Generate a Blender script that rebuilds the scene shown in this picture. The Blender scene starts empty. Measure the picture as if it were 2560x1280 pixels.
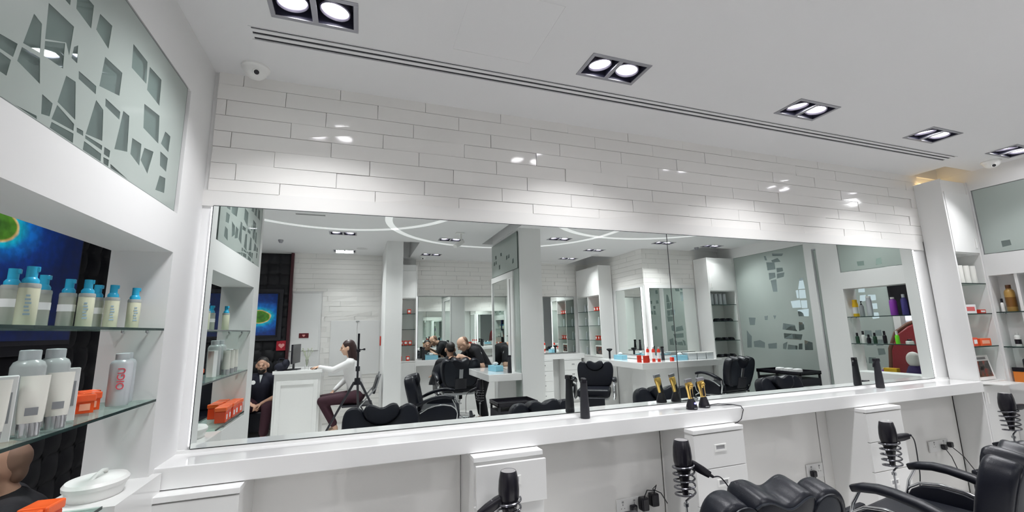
import bpy, bmesh, math, random
from mathutils import Vector, Matrix, geometry
random.seed(7)
SC = bpy.context.scene
COL = SC.collection
R = math.radians
# ------------------------------------------------------------------ camera
F_PX = 1073.8
cam_d = bpy.data.cameras.new('camera'); cam = bpy.data.objects.new('camera', cam_d); COL.objects.link(cam)
cam_d.sensor_width = 36.0; cam_d.lens = 36.0*F_PX/2560.0; cam_d.clip_start = 0.02
yaw, pitch, roll = 0.341050436, 0.169744182, -0.0230141811
fw = Vector((math.sin(yaw)*math.cos(pitch), math.cos(yaw)*math.cos(pitch), math.sin(pitch)))
r0 = Vector((math.cos(yaw), -math.sin(yaw), 0)); u0 = r0.cross(fw)
rt = r0*math.cos(roll)+u0*math.sin(roll); up = -r0*math.sin(roll)+u0*math.cos(roll)
M = Matrix((rt, up, -fw)).transposed().to_4x4(); M.translation = Vector((0, 0, 1.5))
cam.matrix_world = M
SC.camera = cam
# ------------------------------------------------------------------ world / exposure
w = bpy.data.worlds.new('world'); SC.world = w; w.use_nodes = True
w.node_tree.nodes['Background'].inputs[0].default_value = (0.9, 0.95, 1.0, 1)
w.node_tree.nodes['Background'].inputs[1].default_value = 0.6
SC.view_settings.view_transform = 'Standard'; SC.view_settings.look = 'None'
SC.view_settings.gamma = 1.0; SC.view_settings.use_curve_mapping = False
SC.view_settings.exposure = 0.27
SC.cycles.max_bounces = 10; SC.cycles.glossy_bounces = 8; SC.cycles.diffuse_bounces = 5
SC.cycles.transmission_bounces = 6; SC.cycles.transparent_max_bounces = 12
SC.cycles.caustics_reflective = False; SC.cycles.caustics_refractive = False
SC.cycles.use_denoising = True
LAMP_W = 11.0      # watts of one ceiling light fitting
LAMP_COL = (0.97, 0.975, 1.0)

# ------------------------------------------------------------------ materials
MATS = {}
def mat(name, col=(.8, .8, .8), rough=.5, metal=0.0, coat=0.0, emit=None, strength=0.0, alpha=1.0, trans=0.0, ior=1.45, noise=0.0, nscale=20, bump=0.0, bscale=200, sheen=0.0, spec=.5):
    if name in MATS: return MATS[name]
    m = bpy.data.materials.new(name); m.use_nodes = True; nt = m.node_tree; b = nt.nodes['Principled BSDF']
    b.inputs['Base Color'].default_value = (*col, 1); b.inputs['Roughness'].default_value = rough
    b.inputs['Metallic'].default_value = metal; b.inputs['IOR'].default_value = ior
    b.inputs['Coat Weight'].default_value = coat; b.inputs['Coat Roughness'].default_value = .05
    b.inputs['Alpha'].default_value = alpha; b.inputs['Transmission Weight'].default_value = trans
    b.inputs['Sheen Weight'].default_value = sheen; b.inputs['Specular IOR Level'].default_value = spec
    if emit: b.inputs['Emission Color'].default_value = (*emit, 1); b.inputs['Emission Strength'].default_value = strength
    if noise or bump:
        tc = nt.nodes.new('ShaderNodeTexCoord')
        if noise:
            n = nt.nodes.new('ShaderNodeTexNoise'); n.inputs['Scale'].default_value = nscale; nt.links.new(tc.outputs['Object'], n.inputs['Vector'])
            mx = nt.nodes.new('ShaderNodeMixRGB'); mx.inputs[1].default_value = (*[c*(1-noise) for c in col], 1); mx.inputs[2].default_value = (*[min(1, c*(1+noise)) for c in col], 1)
            nt.links.new(n.outputs['Fac'], mx.inputs[0]); nt.links.new(mx.outputs[0], b.inputs['Base Color'])
        if bump:
            n2 = nt.nodes.new('ShaderNodeTexNoise'); n2.inputs['Scale'].default_value = bscale; nt.links.new(tc.outputs['Object'], n2.inputs['Vector'])
            bp = nt.nodes.new('ShaderNodeBump'); bp.inputs['Strength'].default_value = bump; bp.inputs['Distance'].default_value = .002
            nt.links.new(n2.outputs['Fac'], bp.inputs['Height']); nt.links.new(bp.outputs[0], b.inputs['Normal'])
    MATS[name] = m; return m
WHITE = mat('white_lacquer', (.80, .80, .79), .22, coat=.3, noise=.01, nscale=3)
PAINT = mat('white_paint', (.78, .78, .775), .55, noise=.01, nscale=3)
CEIL = mat('ceiling_paint', (.76, .76, .765), .8, noise=.01, nscale=2)
TILE = mat('glazed_tile', (.84, .825, .80), .10, coat=.5, noise=.01, nscale=4)
GLOSS = mat('gloss_back_panel', (.80, .79, .77), .08, coat=.4, noise=.01, nscale=2)
COUNTER = mat('white_solid_worktop', (.86, .86, .855), .10, coat=.4, noise=.008, nscale=5)
FLOOR = mat('floor_tile', (.76, .75, .73), .12, noise=.05, nscale=4)
MIRROR = mat('mirror_glass', (.86, .905, .88), 0.0, metal=1.0)
DARKEDGE = mat('dark_edge', (.04, .045, .045), .4)
LEATHER = mat('black_leather', (.006, .007, .012), .34, coat=.0, spec=.28, bump=.25, bscale=350, noise=.2, nscale=9)
LEATHER2 = mat('dark_leather_back', (.012, .015, .022), .5, spec=.3, bump=.2, bscale=300)
PADDED = mat('padded_vinyl', (.016, .016, .019), .5, spec=.3, bump=.2, bscale=250)
CHROME = mat('chrome', (.72, .73, .75), .12, metal=1.0)
STEEL = mat('brushed_steel', (.45, .46, .48), .3, metal=1.0)
GREYM = mat('grey_metal_frame', (.33, .33, .36), .35, metal=.7)
BLACKP = mat('black_plastic', (.012, .011, .016), .25)
BLACKM = mat('black_matte', (.018, .018, .024), .5)
GOLD = mat('gold_metal', (.83, .55, .16), .22, metal=1.0)
GOLDP = mat('gold_bottle_plastic', (.42, .25, .07), .28)
TURQ = mat('turquoise_plastic', (.03, .42, .68), .3)
REDP = mat('red_plastic', (.62, .04, .02), .3)
ORANGE = mat('orange_translucent_plastic', (.95, .11, .02), .22, trans=.15)
MILK = mat('milky_liquid', (.66, .69, .58), .3)
SILVER = mat('silver_plastic', (.56, .58, .61), .3, metal=.15)
WHITEP = mat('white_plastic', (.82, .82, .80), .3)
LABELW = mat('label_white', (.85, .85, .85), .5)
LABELG = mat('label_grey_print', (.30, .31, .33), .5)
REDTXT = mat('red_print', (.75, .06, .09), .4)
GREENB = mat('dark_green_bottle', (.02, .06, .035), .2)
BROWNB = mat('brown_bottle', (.12, .05, .02), .25)
YELLOW = mat('yellow_plastic', (.9, .55, .02), .35)
PURPLE = mat('purple_plastic', (.28, .05, .42), .3)
LIME = mat('lime_plastic', (.2, .8, .03), .35)
BLUEBOX = mat('light_blue_card', (.22, .48, .60), .6)
TISSUE = mat('tissue_paper', (.88, .88, .88), .9)
GLASSM = mat('clear_glass', (.93, .98, .96), .01, trans=1.0, ior=1.45, alpha=.35)
GLASSEDGE = mat('glass_shelf_edge', (.02, .04, .038), .1)
CLEARP = mat('clear_plastic', (.9, .92, .9), .08, trans=.8, alpha=.5)
SKIN = mat('skin', (.50, .29, .20), .5, noise=.08, nscale=30)
SKINL = mat('skin_light', (.62, .39, .28), .5, noise=.06, nscale=30)
HAIR = mat('dark_hair', (.012, .009, .008), .5, bump=.5, bscale=300)
HAIRR = mat('dark_brown_hair', (.03, .012, .012), .4, bump=.5, bscale=200)
CLOTHB = mat('black_cloth', (.008, .008, .011), .85, bump=.3, bscale=150)
CLOTHN = mat('navy_cloth', (.010, .011, .024), .8, bump=.3, bscale=150)
CLOTHW = mat('white_cloth', (.75, .74, .74), .8, bump=.3, bscale=120)
CLOTHM = mat('dark_maroon_cloth', (.035, .008, .016), .8, bump=.3, bscale=120)
CAPE = mat('cape_fabric', (.006, .008, .014), .35, bump=.2, bscale=80)
MAROON = mat('maroon_leather', (.20, .012, .018), .3, bump=.3, bscale=60)
DARKWOOD = mat('dark_carved_wood', (.12, .05, .03), .4)
LAMPM = mat('lamp_glow', (1, 1, 1), .3, emit=(1.0, .98, 1.0), strength=14)
LEDM = mat('led_strip_glow', (1, 1, 1), .3, emit=(.93, .93, 1.0), strength=1.1)
RINGM = mat('ceiling_ring_diffuser', (.92, .92, .90), .4, emit=(.95, .96, 1.0), strength=.32)
RECESS_FILL = mat('warm_recess_fill', (1, .8, .5), .3, emit=(1.0, .72, .36), strength=5.0)
BLUELED = mat('blue_led', (.1, .1, .9), .3, emit=(.2, .2, 1.0), strength=4)
SOCKETW = mat('socket_white', (.74, .74, .73), .35)
GREYINT = mat('dark_lamp_interior', (.045, .045, .075), .4)

def film_material():
    m = bpy.data.materials.new('frosted_glass_film'); m.use_nodes = True; nt = m.node_tree
    for n in list(nt.nodes):
        if n.type != 'OUTPUT_MATERIAL': nt.nodes.remove(n)
    out = [n for n in nt.nodes if n.type == 'OUTPUT_MATERIAL'][0]
    b = nt.nodes.new('ShaderNodeBsdfPrincipled'); b.inputs['Base Color'].default_value = (.50, .565, .53, 1); b.inputs['Roughness'].default_value = .35
    b.inputs['Coat Weight'].default_value = .6; b.inputs['Coat Roughness'].default_value = .02
    tl = nt.nodes.new('ShaderNodeBsdfTranslucent'); tl.inputs[0].default_value = (.62, .72, .67, 1)
    mx = nt.nodes.new('ShaderNodeMixShader'); mx.inputs[0].default_value = .3
    tc = nt.nodes.new('ShaderNodeTexCoord'); n = nt.nodes.new('ShaderNodeTexNoise'); n.inputs['Scale'].default_value = 2.5
    cr = nt.nodes.new('ShaderNodeMixRGB'); cr.inputs[1].default_value = (.47, .53, .50, 1); cr.inputs[2].default_value = (.56, .62, .59, 1)
    nt.links.new(tc.outputs['Object'], n.inputs['Vector']); nt.links.new(n.outputs['Fac'], cr.inputs[0]); nt.links.new(cr.outputs[0], b.inputs['Base Color'])
    nt.links.new(b.outputs[0], mx.inputs[1]); nt.links.new(tl.outputs[0], mx.inputs[2]); nt.links.new(mx.outputs[0], out.inputs[0])
    return m
FILM = film_material()
def pane_material(name, tint, a):
    m = bpy.data.materials.new(name); m.use_nodes = True; nt = m.node_tree; b = nt.nodes['Principled BSDF']
    out = [n for n in nt.nodes if n.type == 'OUTPUT_MATERIAL'][0]
    b.inputs['Base Color'].default_value = (*tint, 1); b.inputs['Roughness'].default_value = .02
    t = nt.nodes.new('ShaderNodeBsdfTransparent'); t.inputs[0].default_value = (.86, .93, .90, 1)
    mx = nt.nodes.new('ShaderNodeMixShader'); mx.inputs[0].default_value = a
    lw = nt.nodes.new('ShaderNodeLayerWeight'); lw.inputs[0].default_value = .25
    ad = nt.nodes.new('ShaderNodeMath'); ad.operation = 'ADD'; ad.use_clamp = True; ad.inputs[1].default_value = a
    ml = nt.nodes.new('ShaderNodeMath'); ml.operation = 'MULTIPLY'; ml.inputs[1].default_value = .5
    nt.links.new(lw.outputs['Fresnel'], ml.inputs[0]); nt.links.new(ml.outputs[0], ad.inputs[0]); nt.links.new(ad.outputs[0], mx.inputs[0])
    nt.links.new(t.outputs[0], mx.inputs[1]); nt.links.new(b.outputs[0], mx.inputs[2]); nt.links.new(mx.outputs[0], out.inputs[0])
    return m
PANE = pane_material('tinted_clear_glass', (.30, .36, .35), .22)
SHELFG = pane_material('glass_shelf', (.35, .45, .42), .10)

# ------------------------------------------------------------------ mesh helpers
def V(*a): return Vector(a)
def NB(): return bmesh.new()
def box(bm, x0, x1, y0, y1, z0, z1, mtx=None):
    vs = [bm.verts.new(Vector(p)) for p in ((x0, y0, z0), (x1, y0, z0), (x1, y1, z0), (x0, y1, z0), (x0, y0, z1), (x1, y0, z1), (x1, y1, z1), (x0, y1, z1))]
    for f in ((0, 3, 2, 1), (4, 5, 6, 7), (0, 1, 5, 4), (1, 2, 6, 5), (2, 3, 7, 6), (3, 0, 4, 7)): bm.faces.new([vs[i] for i in f])
    if mtx is not None:
        for v in vs: v.co = mtx @ v.co
    return vs
def rbox(bm, x0, x1, y0, y1, z0, z1, b=.004, seg=2, mtx=None):
    t = NB(); box(t, min(x0, x1), max(x0, x1), min(y0, y1), max(y0, y1), z0, z1)
    bmesh.ops.bevel(t, geom=list(t.edges), offset=b, segments=seg, profile=.5, affect='EDGES')
    merge(bm, t, mtx)
def merge(bm, t, mtx=None):
    mp = {}
    for v in t.verts: mp[v] = bm.verts.new(mtx @ v.co if mtx is not None else v.co)
    for f in t.faces:
        try: nf = bm.faces.new([mp[v] for v in f.verts]); nf.smooth = f.smooth; nf.material_index = f.material_index
        except ValueError: pass
    t.free()
def frame_of(d):
    d = d.normalized(); a = Vector((0, 0, 1)) if abs(d.z) < .9 else Vector((1, 0, 0))
    u = d.cross(a).normalized(); return u, d.cross(u).normalized()
def cyl(bm, p0, p1, ra, rb=None, seg=16, caps=True):
    rb = ra if rb is None else rb; p0 = Vector(p0); p1 = Vector(p1); u, v = frame_of(p1-p0); A = []; B = []
    for i in range(seg):
        a = 2*math.pi*i/seg; d = u*math.cos(a)+v*math.sin(a); A.append(bm.verts.new(p0+d*ra)); B.append(bm.verts.new(p1+d*rb))
    for i in range(seg):
        j = (i+1) % seg; f = bm.faces.new((A[i], A[j], B[j], B[i])); f.smooth = True
    if caps: bm.faces.new(A[::-1]); bm.faces.new(B)
def tube(bm, pts, r, seg=8, closed=False, rz=None):
    pts = [Vector(p) for p in pts]; n = len(pts); rings = []; pu = None
    for i, p in enumerate(pts):
        a = pts[i-1] if (i > 0 or closed) else p; b = pts[(i+1) % n] if (i < n-1 or closed) else p
        d = (b-a).normalized()
        if pu is None: u, v = frame_of(d)
        else: u = (pu-d*pu.dot(d)).normalized(); v = d.cross(u)
        pu = u; rr = r[i] if isinstance(r, (list, tuple)) else r
        rings.append([bm.verts.new(p+(u*math.cos(2*math.pi*k/seg)+v*math.sin(2*math.pi*k/seg))*rr) for k in range(seg)])
    for i in range(n if closed else n-1):
        A = rings[i]; B = rings[(i+1) % n]
        for k in range(seg):
            j = (k+1) % seg; f = bm.faces.new((A[k], A[j], B[j], B[k])); f.smooth = True
    if not closed: bm.faces.new(rings[0][::-1]); bm.faces.new(rings[-1])
def sweep(bm, pts, hw, ht, side=(1, 0, 0), seg=12):
    """rounded rectangular section (half width hw along side, half height ht) swept along pts"""
    pts = [Vector(p) for p in pts]; n = len(pts); side = Vector(side).normalized(); rings = []
    for i, p in enumerate(pts):
        d = (pts[min(i+1, n-1)]-pts[max(i-1, 0)]).normalized(); nrm = side.cross(d).normalized()
        k_ = 1.0 if 0 < i < n-1 else .82
        ring = []
        for k in range(seg):
            a = 2*math.pi*k/seg; c, s = math.cos(a), math.sin(a)
            e = .5; cx = math.copysign(abs(c)**e, c); sx = math.copysign(abs(s)**e, s)
            ring.append(bm.verts.new(p+side*cx*hw*k_+nrm*sx*ht*k_))
        rings.append(ring)
    for i in range(n-1):
        for k in range(seg):
            j = (k+1) % seg; f = bm.faces.new((rings[i][k], rings[i][j], rings[i+1][j], rings[i+1][k])); f.smooth = True
    bm.faces.new(rings[0][::-1]); bm.faces.new(rings[-1])
def lathe(bm, prof, c=(0, 0, 0), seg=20, sx=1.0, sy=1.0, mtx=None):
    c = Vector(c); rings = []
    for r, z in prof:
        if r < 1e-5: rings.append([bm.verts.new(c+Vector((0, 0, z)))])
        else: rings.append([bm.verts.new(c+Vector((r*sx*math.cos(2*math.pi*k/seg), r*sy*math.sin(2*math.pi*k/seg), z))) for k in range(seg)])
    for i in range(len(rings)-1):
        A, B = rings[i], rings[i+1]
        for k in range(seg):
            j = (k+1) % seg
            if len(A) == 1 and len(B) == 1: continue
            if len(A) == 1: f = bm.faces.new((A[0], B[j], B[k]))
            elif len(B) == 1: f = bm.faces.new((A[k], A[j], B[0]))
            else: f = bm.faces.new((A[k], A[j], B[j], B[k]))
            f.smooth = True
    if len(rings[0]) > 1: bm.faces.new(rings[0][::-1])
    if len(rings[-1]) > 1: bm.faces.new(rings[-1])
    if mtx is not None:
        for rg in rings:
            for v in rg: v.co = mtx @ v.co
def ell(bm, c, rx, ry, rz, seg=16, rings=10, mtx=None):
    prof = [(math.sin(math.pi*i/rings), -math.cos(math.pi*i/rings)) for i in range(rings+1)]
    t = NB(); lathe(t, [(max(0, r) if 0 < i < rings else 0, z) for i, (r, z) in enumerate(prof)], seg=seg)
    m = Matrix.Translation(Vector(c)) @ Matrix.Diagonal((rx, ry, rz, 1)); merge(bm, t, (mtx @ m) if mtx is not None else m)
def capsule(bm, p0, p1, r0_, r1_, seg=14):
    cyl(bm, p0, p1, r0_, r1_, seg); ell(bm, p0, r0_, r0_, r0_, seg, 8); ell(bm, p1, r1_, r1_, r1_, seg, 8)
def slab(bm, outline, thick, bevel=.01, seg=3, mtx=None, smooth=True):
    """outline in local XZ, extruded along Y (centred), edges bevelled"""
    t = NB(); a = [t.verts.new((x, -thick/2, z)) for x, z in outline]; b = [t.verts.new((x, thick/2, z)) for x, z in outline]
    n = len(outline); rim = []
    f1 = t.faces.new(a); f2 = t.faces.new(b[::-1])
    for i in range(n): t.faces.new((a[i], b[i], b[(i+1) % n], a[(i+1) % n]))
    bmesh.ops.recalc_face_normals(t, faces=t.faces)
    es = list(f1.edges)+list(f2.edges)
    bmesh.ops.bevel(t, geom=es, offset=bevel, segments=seg, profile=.5, affect='EDGES', clamp_overlap=True)
    if smooth:
        for f in t.faces: f.smooth = True
    merge(bm, t, mtx)
def obj(name, bm, m, parent=None, auto=True, loc=None):
    me = bpy.data.meshes.new(name); bmesh.ops.recalc_face_normals(bm, faces=bm.faces); fl = [f.smooth for f in bm.faces]; bm.to_mesh(me); bm.free()
    for x in (m if isinstance(m, (list, tuple)) else [m]): me.materials.append(x)
    if auto and any(fl): me.set_sharp_from_angle(angle=R(38)); me.polygons.foreach_set('use_smooth', fl)
    o = bpy.data.objects.new(name, me); COL.objects.link(o)
    if parent is not None: o.parent = parent
    if loc is not None: o.location = loc
    return o
def remeshed(name, bm, m, parent, voxel=.01, smooth=4):
    me = bpy.data.meshes.new('tmp'); bm.to_mesh(me); bm.free(); o = bpy.data.objects.new('tmp', me); COL.objects.link(o)
    md = o.modifiers.new('r', 'REMESH'); md.mode = 'VOXEL'; md.voxel_size = voxel; md.use_smooth_shade = True
    s = o.modifiers.new('s', 'SMOOTH'); s.factor = .6; s.iterations = smooth
    dg = bpy.context.evaluated_depsgraph_get(); dg.update()
    me2 = bpy.data.meshes.new_from_object(o.evaluated_get(dg)); bpy.data.objects.remove(o)
    me2.name = name; me2.materials.clear(); me2.materials.append(m)
    for p in me2.polygons: p.use_smooth = True
    n = bpy.data.objects.new(name, me2); COL.objects.link(n)
    if parent is not None: n.parent = parent
    return n
def tag(o, label, cat, group=None, kind=None):
    if label: o['label'] = label
    if cat: o['category'] = cat
    if group: o['group'] = group
    if kind: o['kind'] = kind
    return o
def thing(name, label, cat, loc=(0, 0, 0), rz=0.0, group=None):
    o = bpy.data.objects.new(name, None); COL.objects.link(o); o.location = loc; o.rotation_euler = (0, 0, rz); o.empty_display_size = .05
    return tag(o, label, cat, group)
def struct(name, bm, m): o = obj(name, bm, m); o['kind'] = 'structure'; return o
def sbox(name, x0, x1, y0, y1, z0, z1, m):
    b = NB(); box(b, x0, x1, y0, y1, z0, z1); return struct(name, b, m)
def dup(root, loc, rz=None, label=None, group=None, parent=None):
    c = root.copy(); COL.objects.link(c)
    if parent is not None: c.parent = parent
    else:
        c.location = loc
        if rz is not None: c.rotation_euler = (0, 0, rz)
        if label: c['label'] = label
        if group: c['group'] = group
    for ch in root.children: dup(ch, None, parent=c)
    return c
def text(name, s, size, m, parent, loc, rot, extrude=.0006, align='CENTER'):
    cu = bpy.data.curves.new(name, 'FONT'); cu.body = s; cu.size = size; cu.extrude = extrude; cu.align_x = align; cu.align_y = 'CENTER'
    cu.materials.append(m); tmp = bpy.data.objects.new('tmp', cu); COL.objects.link(tmp); dg = bpy.context.evaluated_depsgraph_get(); dg.update(); me = bpy.data.meshes.new_from_object(tmp.evaluated_get(dg)); bpy.data.objects.remove(tmp); me.name = name; o = bpy.data.objects.new(name, me); COL.objects.link(o); o.parent = parent; o.location = loc; o.rotation_euler = rot; return o
def placed(proto, used, loc, rz, label, group=None):
    """the first placing moves the prototype itself, later ones copy it"""
    if id(proto) not in used:
        used.add(id(proto)); proto.location = loc; proto.rotation_euler = (0, 0, rz); proto['label'] = label
        if group: proto['group'] = group
        return proto
    return dup(proto, loc, rz, label, group)
USED = set()
ORD = ['first', 'second', 'third', 'fourth', 'fifth', 'sixth', 'seventh', 'eighth', 'ninth', 'tenth', 'eleventh', 'twelfth']
# ================================================================== SETTING
CZ = 2.9
XL, XR = -0.775, 5.5          # the two shelf partitions
lights = [(-.235, 1.855), (1.275, 1.845), (2.77, 1.85), (4.11, 1.845), (5.2, 1.84),
          (-.262, -1.414), (-.282, -2.83), (1.294, -1.502), (1.21, -2.882), (2.95, -1.051), (4.018, -1.813), (4.861, -.94), (5.947, -.988), (3.974, -2.782),
          (-1.5, -1.49), (-1.45, .6), (-1.45, 2.6), (1.3, .3), (6.3, 1.6)]  # the later waiting-area fittings are unseen, added to light that zone
cuts = [(x-.165, x+.165, y-.082, y+.082, .11) for x, y in lights]
cuts += [(5.075, 5.494, 2.235, 2.494, .3), (4.3, 4.79, -3.5, -2.4, .3), (5.85, 6.545, -1.45, -1.12, .3), (.616, .86, -3.3, -1.8, .3), (1.86, 2.04, -1.72, -.3, .3)]
cuts += [(-.52, 4.86, y-.009, y+.009, .05) for y in (2.058, 2.098, 2.138)]
cuts += [(1.5, 4.2, -3.335, -3.318, .05)]
def ceiling():
    bm = NB(); X0, X1, Y0, Y1 = -2.1, 8.2, -3.7, 4.6
    xs = sorted({X0, X1, *[c[0] for c in cuts], *[c[1] for c in cuts]}); ys = sorted({Y0, Y1, *[c[2] for c in cuts], *[c[3] for c in cuts]})
    H = {}; vv = {}
    def vert(x, y, z):
        k = (x, y, z)
        if k not in vv: vv[k] = bm.verts.new(k)
        return vv[k]
    for i in range(len(xs)-1):
        for j in range(len(ys)-1):
            cx, cy = (xs[i]+xs[i+1])/2, (ys[j]+ys[j+1])/2; h = CZ
            for c in cuts:
                if c[0] < cx < c[1] and c[2] < cy < c[3]: h = max(h, CZ+c[4])
            H[i, j] = h; bm.faces.new([vert(xs[i], ys[j], h), vert(xs[i], ys[j+1], h), vert(xs[i+1], ys[j+1], h), vert(xs[i+1], ys[j], h)])
    for (i, j), h in H.items():
        for di, dj in ((1, 0), (0, 1)):
            h2 = H.get((i+di, j+dj))
            if h2 is None or abs(h2-h) < 1e-6: continue
            p, q = ((xs[i+1], ys[j]), (xs[i+1], ys[j+1])) if di else ((xs[i], ys[j+1]), (xs[i+1], ys[j+1]))
            bm.faces.new([vert(*p, h), vert(*q, h), vert(*q, h2), vert(*p, h2)])
    # access panel hairline
    x0, x1, y0, y1, t = .395, .812, 1.5, 1.933, .0012
    for a in ((x0, x0+.002, y0, y1), (x1-.002, x1, y0, y1), (x0, x1, y1-.002, y1), (x0, x1, y0, y0+.002)): box(bm, a[0], a[1], a[2], a[3], CZ-t, CZ+.001)
    box(bm, X0, X1, Y0, Y1, CZ+.32, CZ+.36)
    o = struct('ceiling', bm, CEIL); return o
ceiling()
b = NB(); box(b, -.53, 4.87, 2.0485, 2.0515, CZ-.003, CZ+.01); box(b, -.53, 4.87, 2.1465, 2.149, CZ-.003, CZ+.01); struct('trim_1', b, CEIL)
b = NB()
for y in (2.058, 2.098, 2.138): box(b, -.52, 4.86, y-.009, y+.009, CZ+.004, CZ+.012)
o = obj('air_diffuser', b, mat('slot_dark', (.02, .02, .025), .7)); tag(o, 'long three-slot linear air diffuser set in the white ceiling above the mirror wall', 'air vent')
b = NB(); box(b, 1.5, 4.2, -3.335, -3.318, CZ+.006, CZ+.012); o = obj('air_diffuser', b, MATS['slot_dark']); tag(o, 'single dark slot air diffuser in the ceiling over the far barber counter', 'air vent')
sbox('floor', -2.1, 8.2, -3.7, 4.6, -.1, 0, FLOOR)
sbox('wall_back', XL-.2, 5.8, 2.51, 2.6, 0, 3.2, PAINT)
sbox('wall_far_left', -2.1, -2.0, 1.1, 4.6, 0, 3.2, PAINT)
sbox('wall_far_end', -2.0, -.975, 4.5, 4.6, 0, 3.2, PAINT)
sbox('wall_behind_end', -.995, -.975, 2.5, 4.5, 0, 3.2, PAINT)
# gloss panel under the counter (visible joints)
b = NB()
for x0, x1 in ((XL, .553), (.557, 1.883), (1.891, 3.326), (3.334, 5.055)): box(b, x0, x1, 2.495, 2.51, 0, .88)
struct('trim_2', b, GLOSS)
b = NB()
for x in (1.887, 3.33, 5.062): box(b, x-.006, x+.006, 2.500, 2.511, 0, .88)
struct('trim_12', b, mat('joint_brown', (.05, .04, .035), .6))
b = NB(); box(b, XL, 5.06, 2.494, 2.51, .965, .984); struct('trim_3', b, WHITE)
# brick tile fields ---------------------------------------------------------
def bricks(name, o, u, n, width, z0, z1, seed, bw=.49, bh=.0887, tilt=.007, off=.13):
    rnd = random.Random(seed); bm = NB(); o = Vector(o); u = Vector(u); n = Vector(n); row = 0; z = z1
    while z > z0+.002:
        zt, zb = z-.0012, max(z-bh+.0012, z0); s = -((row*bw*.5+off+(row % 3)*.035) % bw)
        while s < width:
            a, c = max(s+.0014, 0), min(s+bw-.0014, width); s += bw
            if c-a < .01: continue
            base = .006+rnd.random()*.004; dt = [base+rnd.choice((0, tilt))*rnd.random() for _ in range(2)]; db = [base+rnd.random()*.002 for _ in range(2)]
            P = []
            for (uu, zz, dd) in ((a, zb, db[0]), (c, zb, db[1]), (c, zt, dt[1]), (a, zt, dt[0])): P.append((o+u*uu+Vector((0, 0, zz)), dd))
            bk = [bm.verts.new(p) for p, d in P]; fr = [bm.verts.new(p+n*d) for p, d in P]
            bm.faces.new(fr)
            for i in range(4): bm.faces.new((bk[i], bk[(i+1) % 4], fr[(i+1) % 4], fr[i]))
        z -= bh; row += 1
    return struct(name, bm, TILE)
bricks('wall_back_tiles', (XL+.02, 2.508, 0), (1, 0, 0), (0, -1, 0), 5.15-XL-.02, 2.24, 3.19, 3, off=.13)
sbox('trim_11', XL, 5.06, 2.499, 2.512, 2.157, 2.2405, GLOSS)
# left shelf partition --------------------------------------------------------
def partition(nm, xf, sgn, y0, y1, oy0, oy1, zo, zn0=.93, gy0=None):
    """xf front face, body runs to xf+sgn*.215, opening oy0..oy1"""
    xb = xf+sgn*.215; xa, xc = min(xf, xb), max(xf, xb)
    gy0 = gy0 or oy0; zb_ = 2.038+zo*1.5; zt_ = 2.625+zo*2.6
    b = NB(); box(b, xa, xc, y0, oy0, 0, 1.865+zo*.8); box(b, xa, xc, y0, gy0, zb_, 3.2); box(b, xa, xc, oy1, y1, 0, 3.2); box(b, xa, xc, y0, oy1, 1.865+zo*.8, zb_)
    box(b, xa, xc, gy0, oy1, zt_, 3.2); box(b, xa, xc, oy0, oy1, 0, zn0)
    xm = (xf+.012*sgn)
    struct(nm, b, PAINT)
partition('wall_left', XL, -1, 1.05, 2.51, 1.22, 2.22, 0.0, gy0=1.115)
partition('wall_right', XR, 1, 1.16, 2.51, 1.42, 2.275, .035)
b = NB(); box(b, XR+.14, XR+.2, 2.11, 2.275, .93, 1.90); box(b, XR+.01, XR+.2, 2.095, 2.115, .93, 1.90); struct('trim_4', b, WHITE)
b = NB(); box(b, XR+.200, XR+.212, 1.77, 2.095, 1.552, 1.892); struct('trim_13', b, mat('black_back_board', (.012, .010, .018), .4))
def rectholes(polys): return polys
def film_panel(name, label, axis, pos, a0, a1, z0, z1, holes, sgn):
    """glass pane with a frosted film whose shards are left clear. axis 'x': plane x=pos, a=y"""
    t = thing(name, label, 'glass panel', (pos, (a0+a1)/2, z0)); L = Vector((pos, (a0+a1)/2, z0))
    b = NB(); box(b, -.005, .005, a0-L.y, a1-L.y, 0, z1-z0); p = obj('pane', b, PANE, t)
    b = NB(); e = .004
    for q in ((a0, a0+e, z0, z1), (a1-e, a1, z0, z1), (a0, a1, z0, z0+e), (a0, a1, z1-e, z1)): box(b, -.0065, .0065, q[0]-L.y, q[1]-L.y, q[2]-z0, q[3]-z0)
    obj('edge_bead', b, mat('bead_grey', (.22, .25, .24), .4), t)
    cu = bpy.data.curves.new('frosted_film', 'CURVE'); cu.dimensions = '2D'; cu.fill_mode = 'BOTH'; cu.extrude = .0004
    for pl in [[(a0+e, z0+e), (a1-e, z0+e), (a1-e, z1-e), (a0+e, z1-e)]]+holes:
        sp = cu.splines.new('POLY'); sp.points.add(len(pl)-1); sp.use_cyclic_u = True
        for i, (y, z) in enumerate(pl): sp.points[i].co = (y-L.y, z-z0, 0, 1)
    tmp = bpy.data.objects.new('tmp', cu); COL.objects.link(tmp); dg = bpy.context.evaluated_depsgraph_get(); dg.update()
    me = bpy.data.meshes.new_from_object(tmp.evaluated_get(dg)); bpy.data.objects.remove(tmp)
    me.transform(Matrix(((0, 0, 1, sgn*.0058), (1, 0, 0, 0), (0, 1, 0, 0), (0, 0, 0, 1)))); me.materials.clear(); me.materials.append(FILM); me.name = 'frosted_film'
    f = bpy.data.objects.new('frosted_film', me); COL.objects.link(f); f.parent = t
    return t
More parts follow.
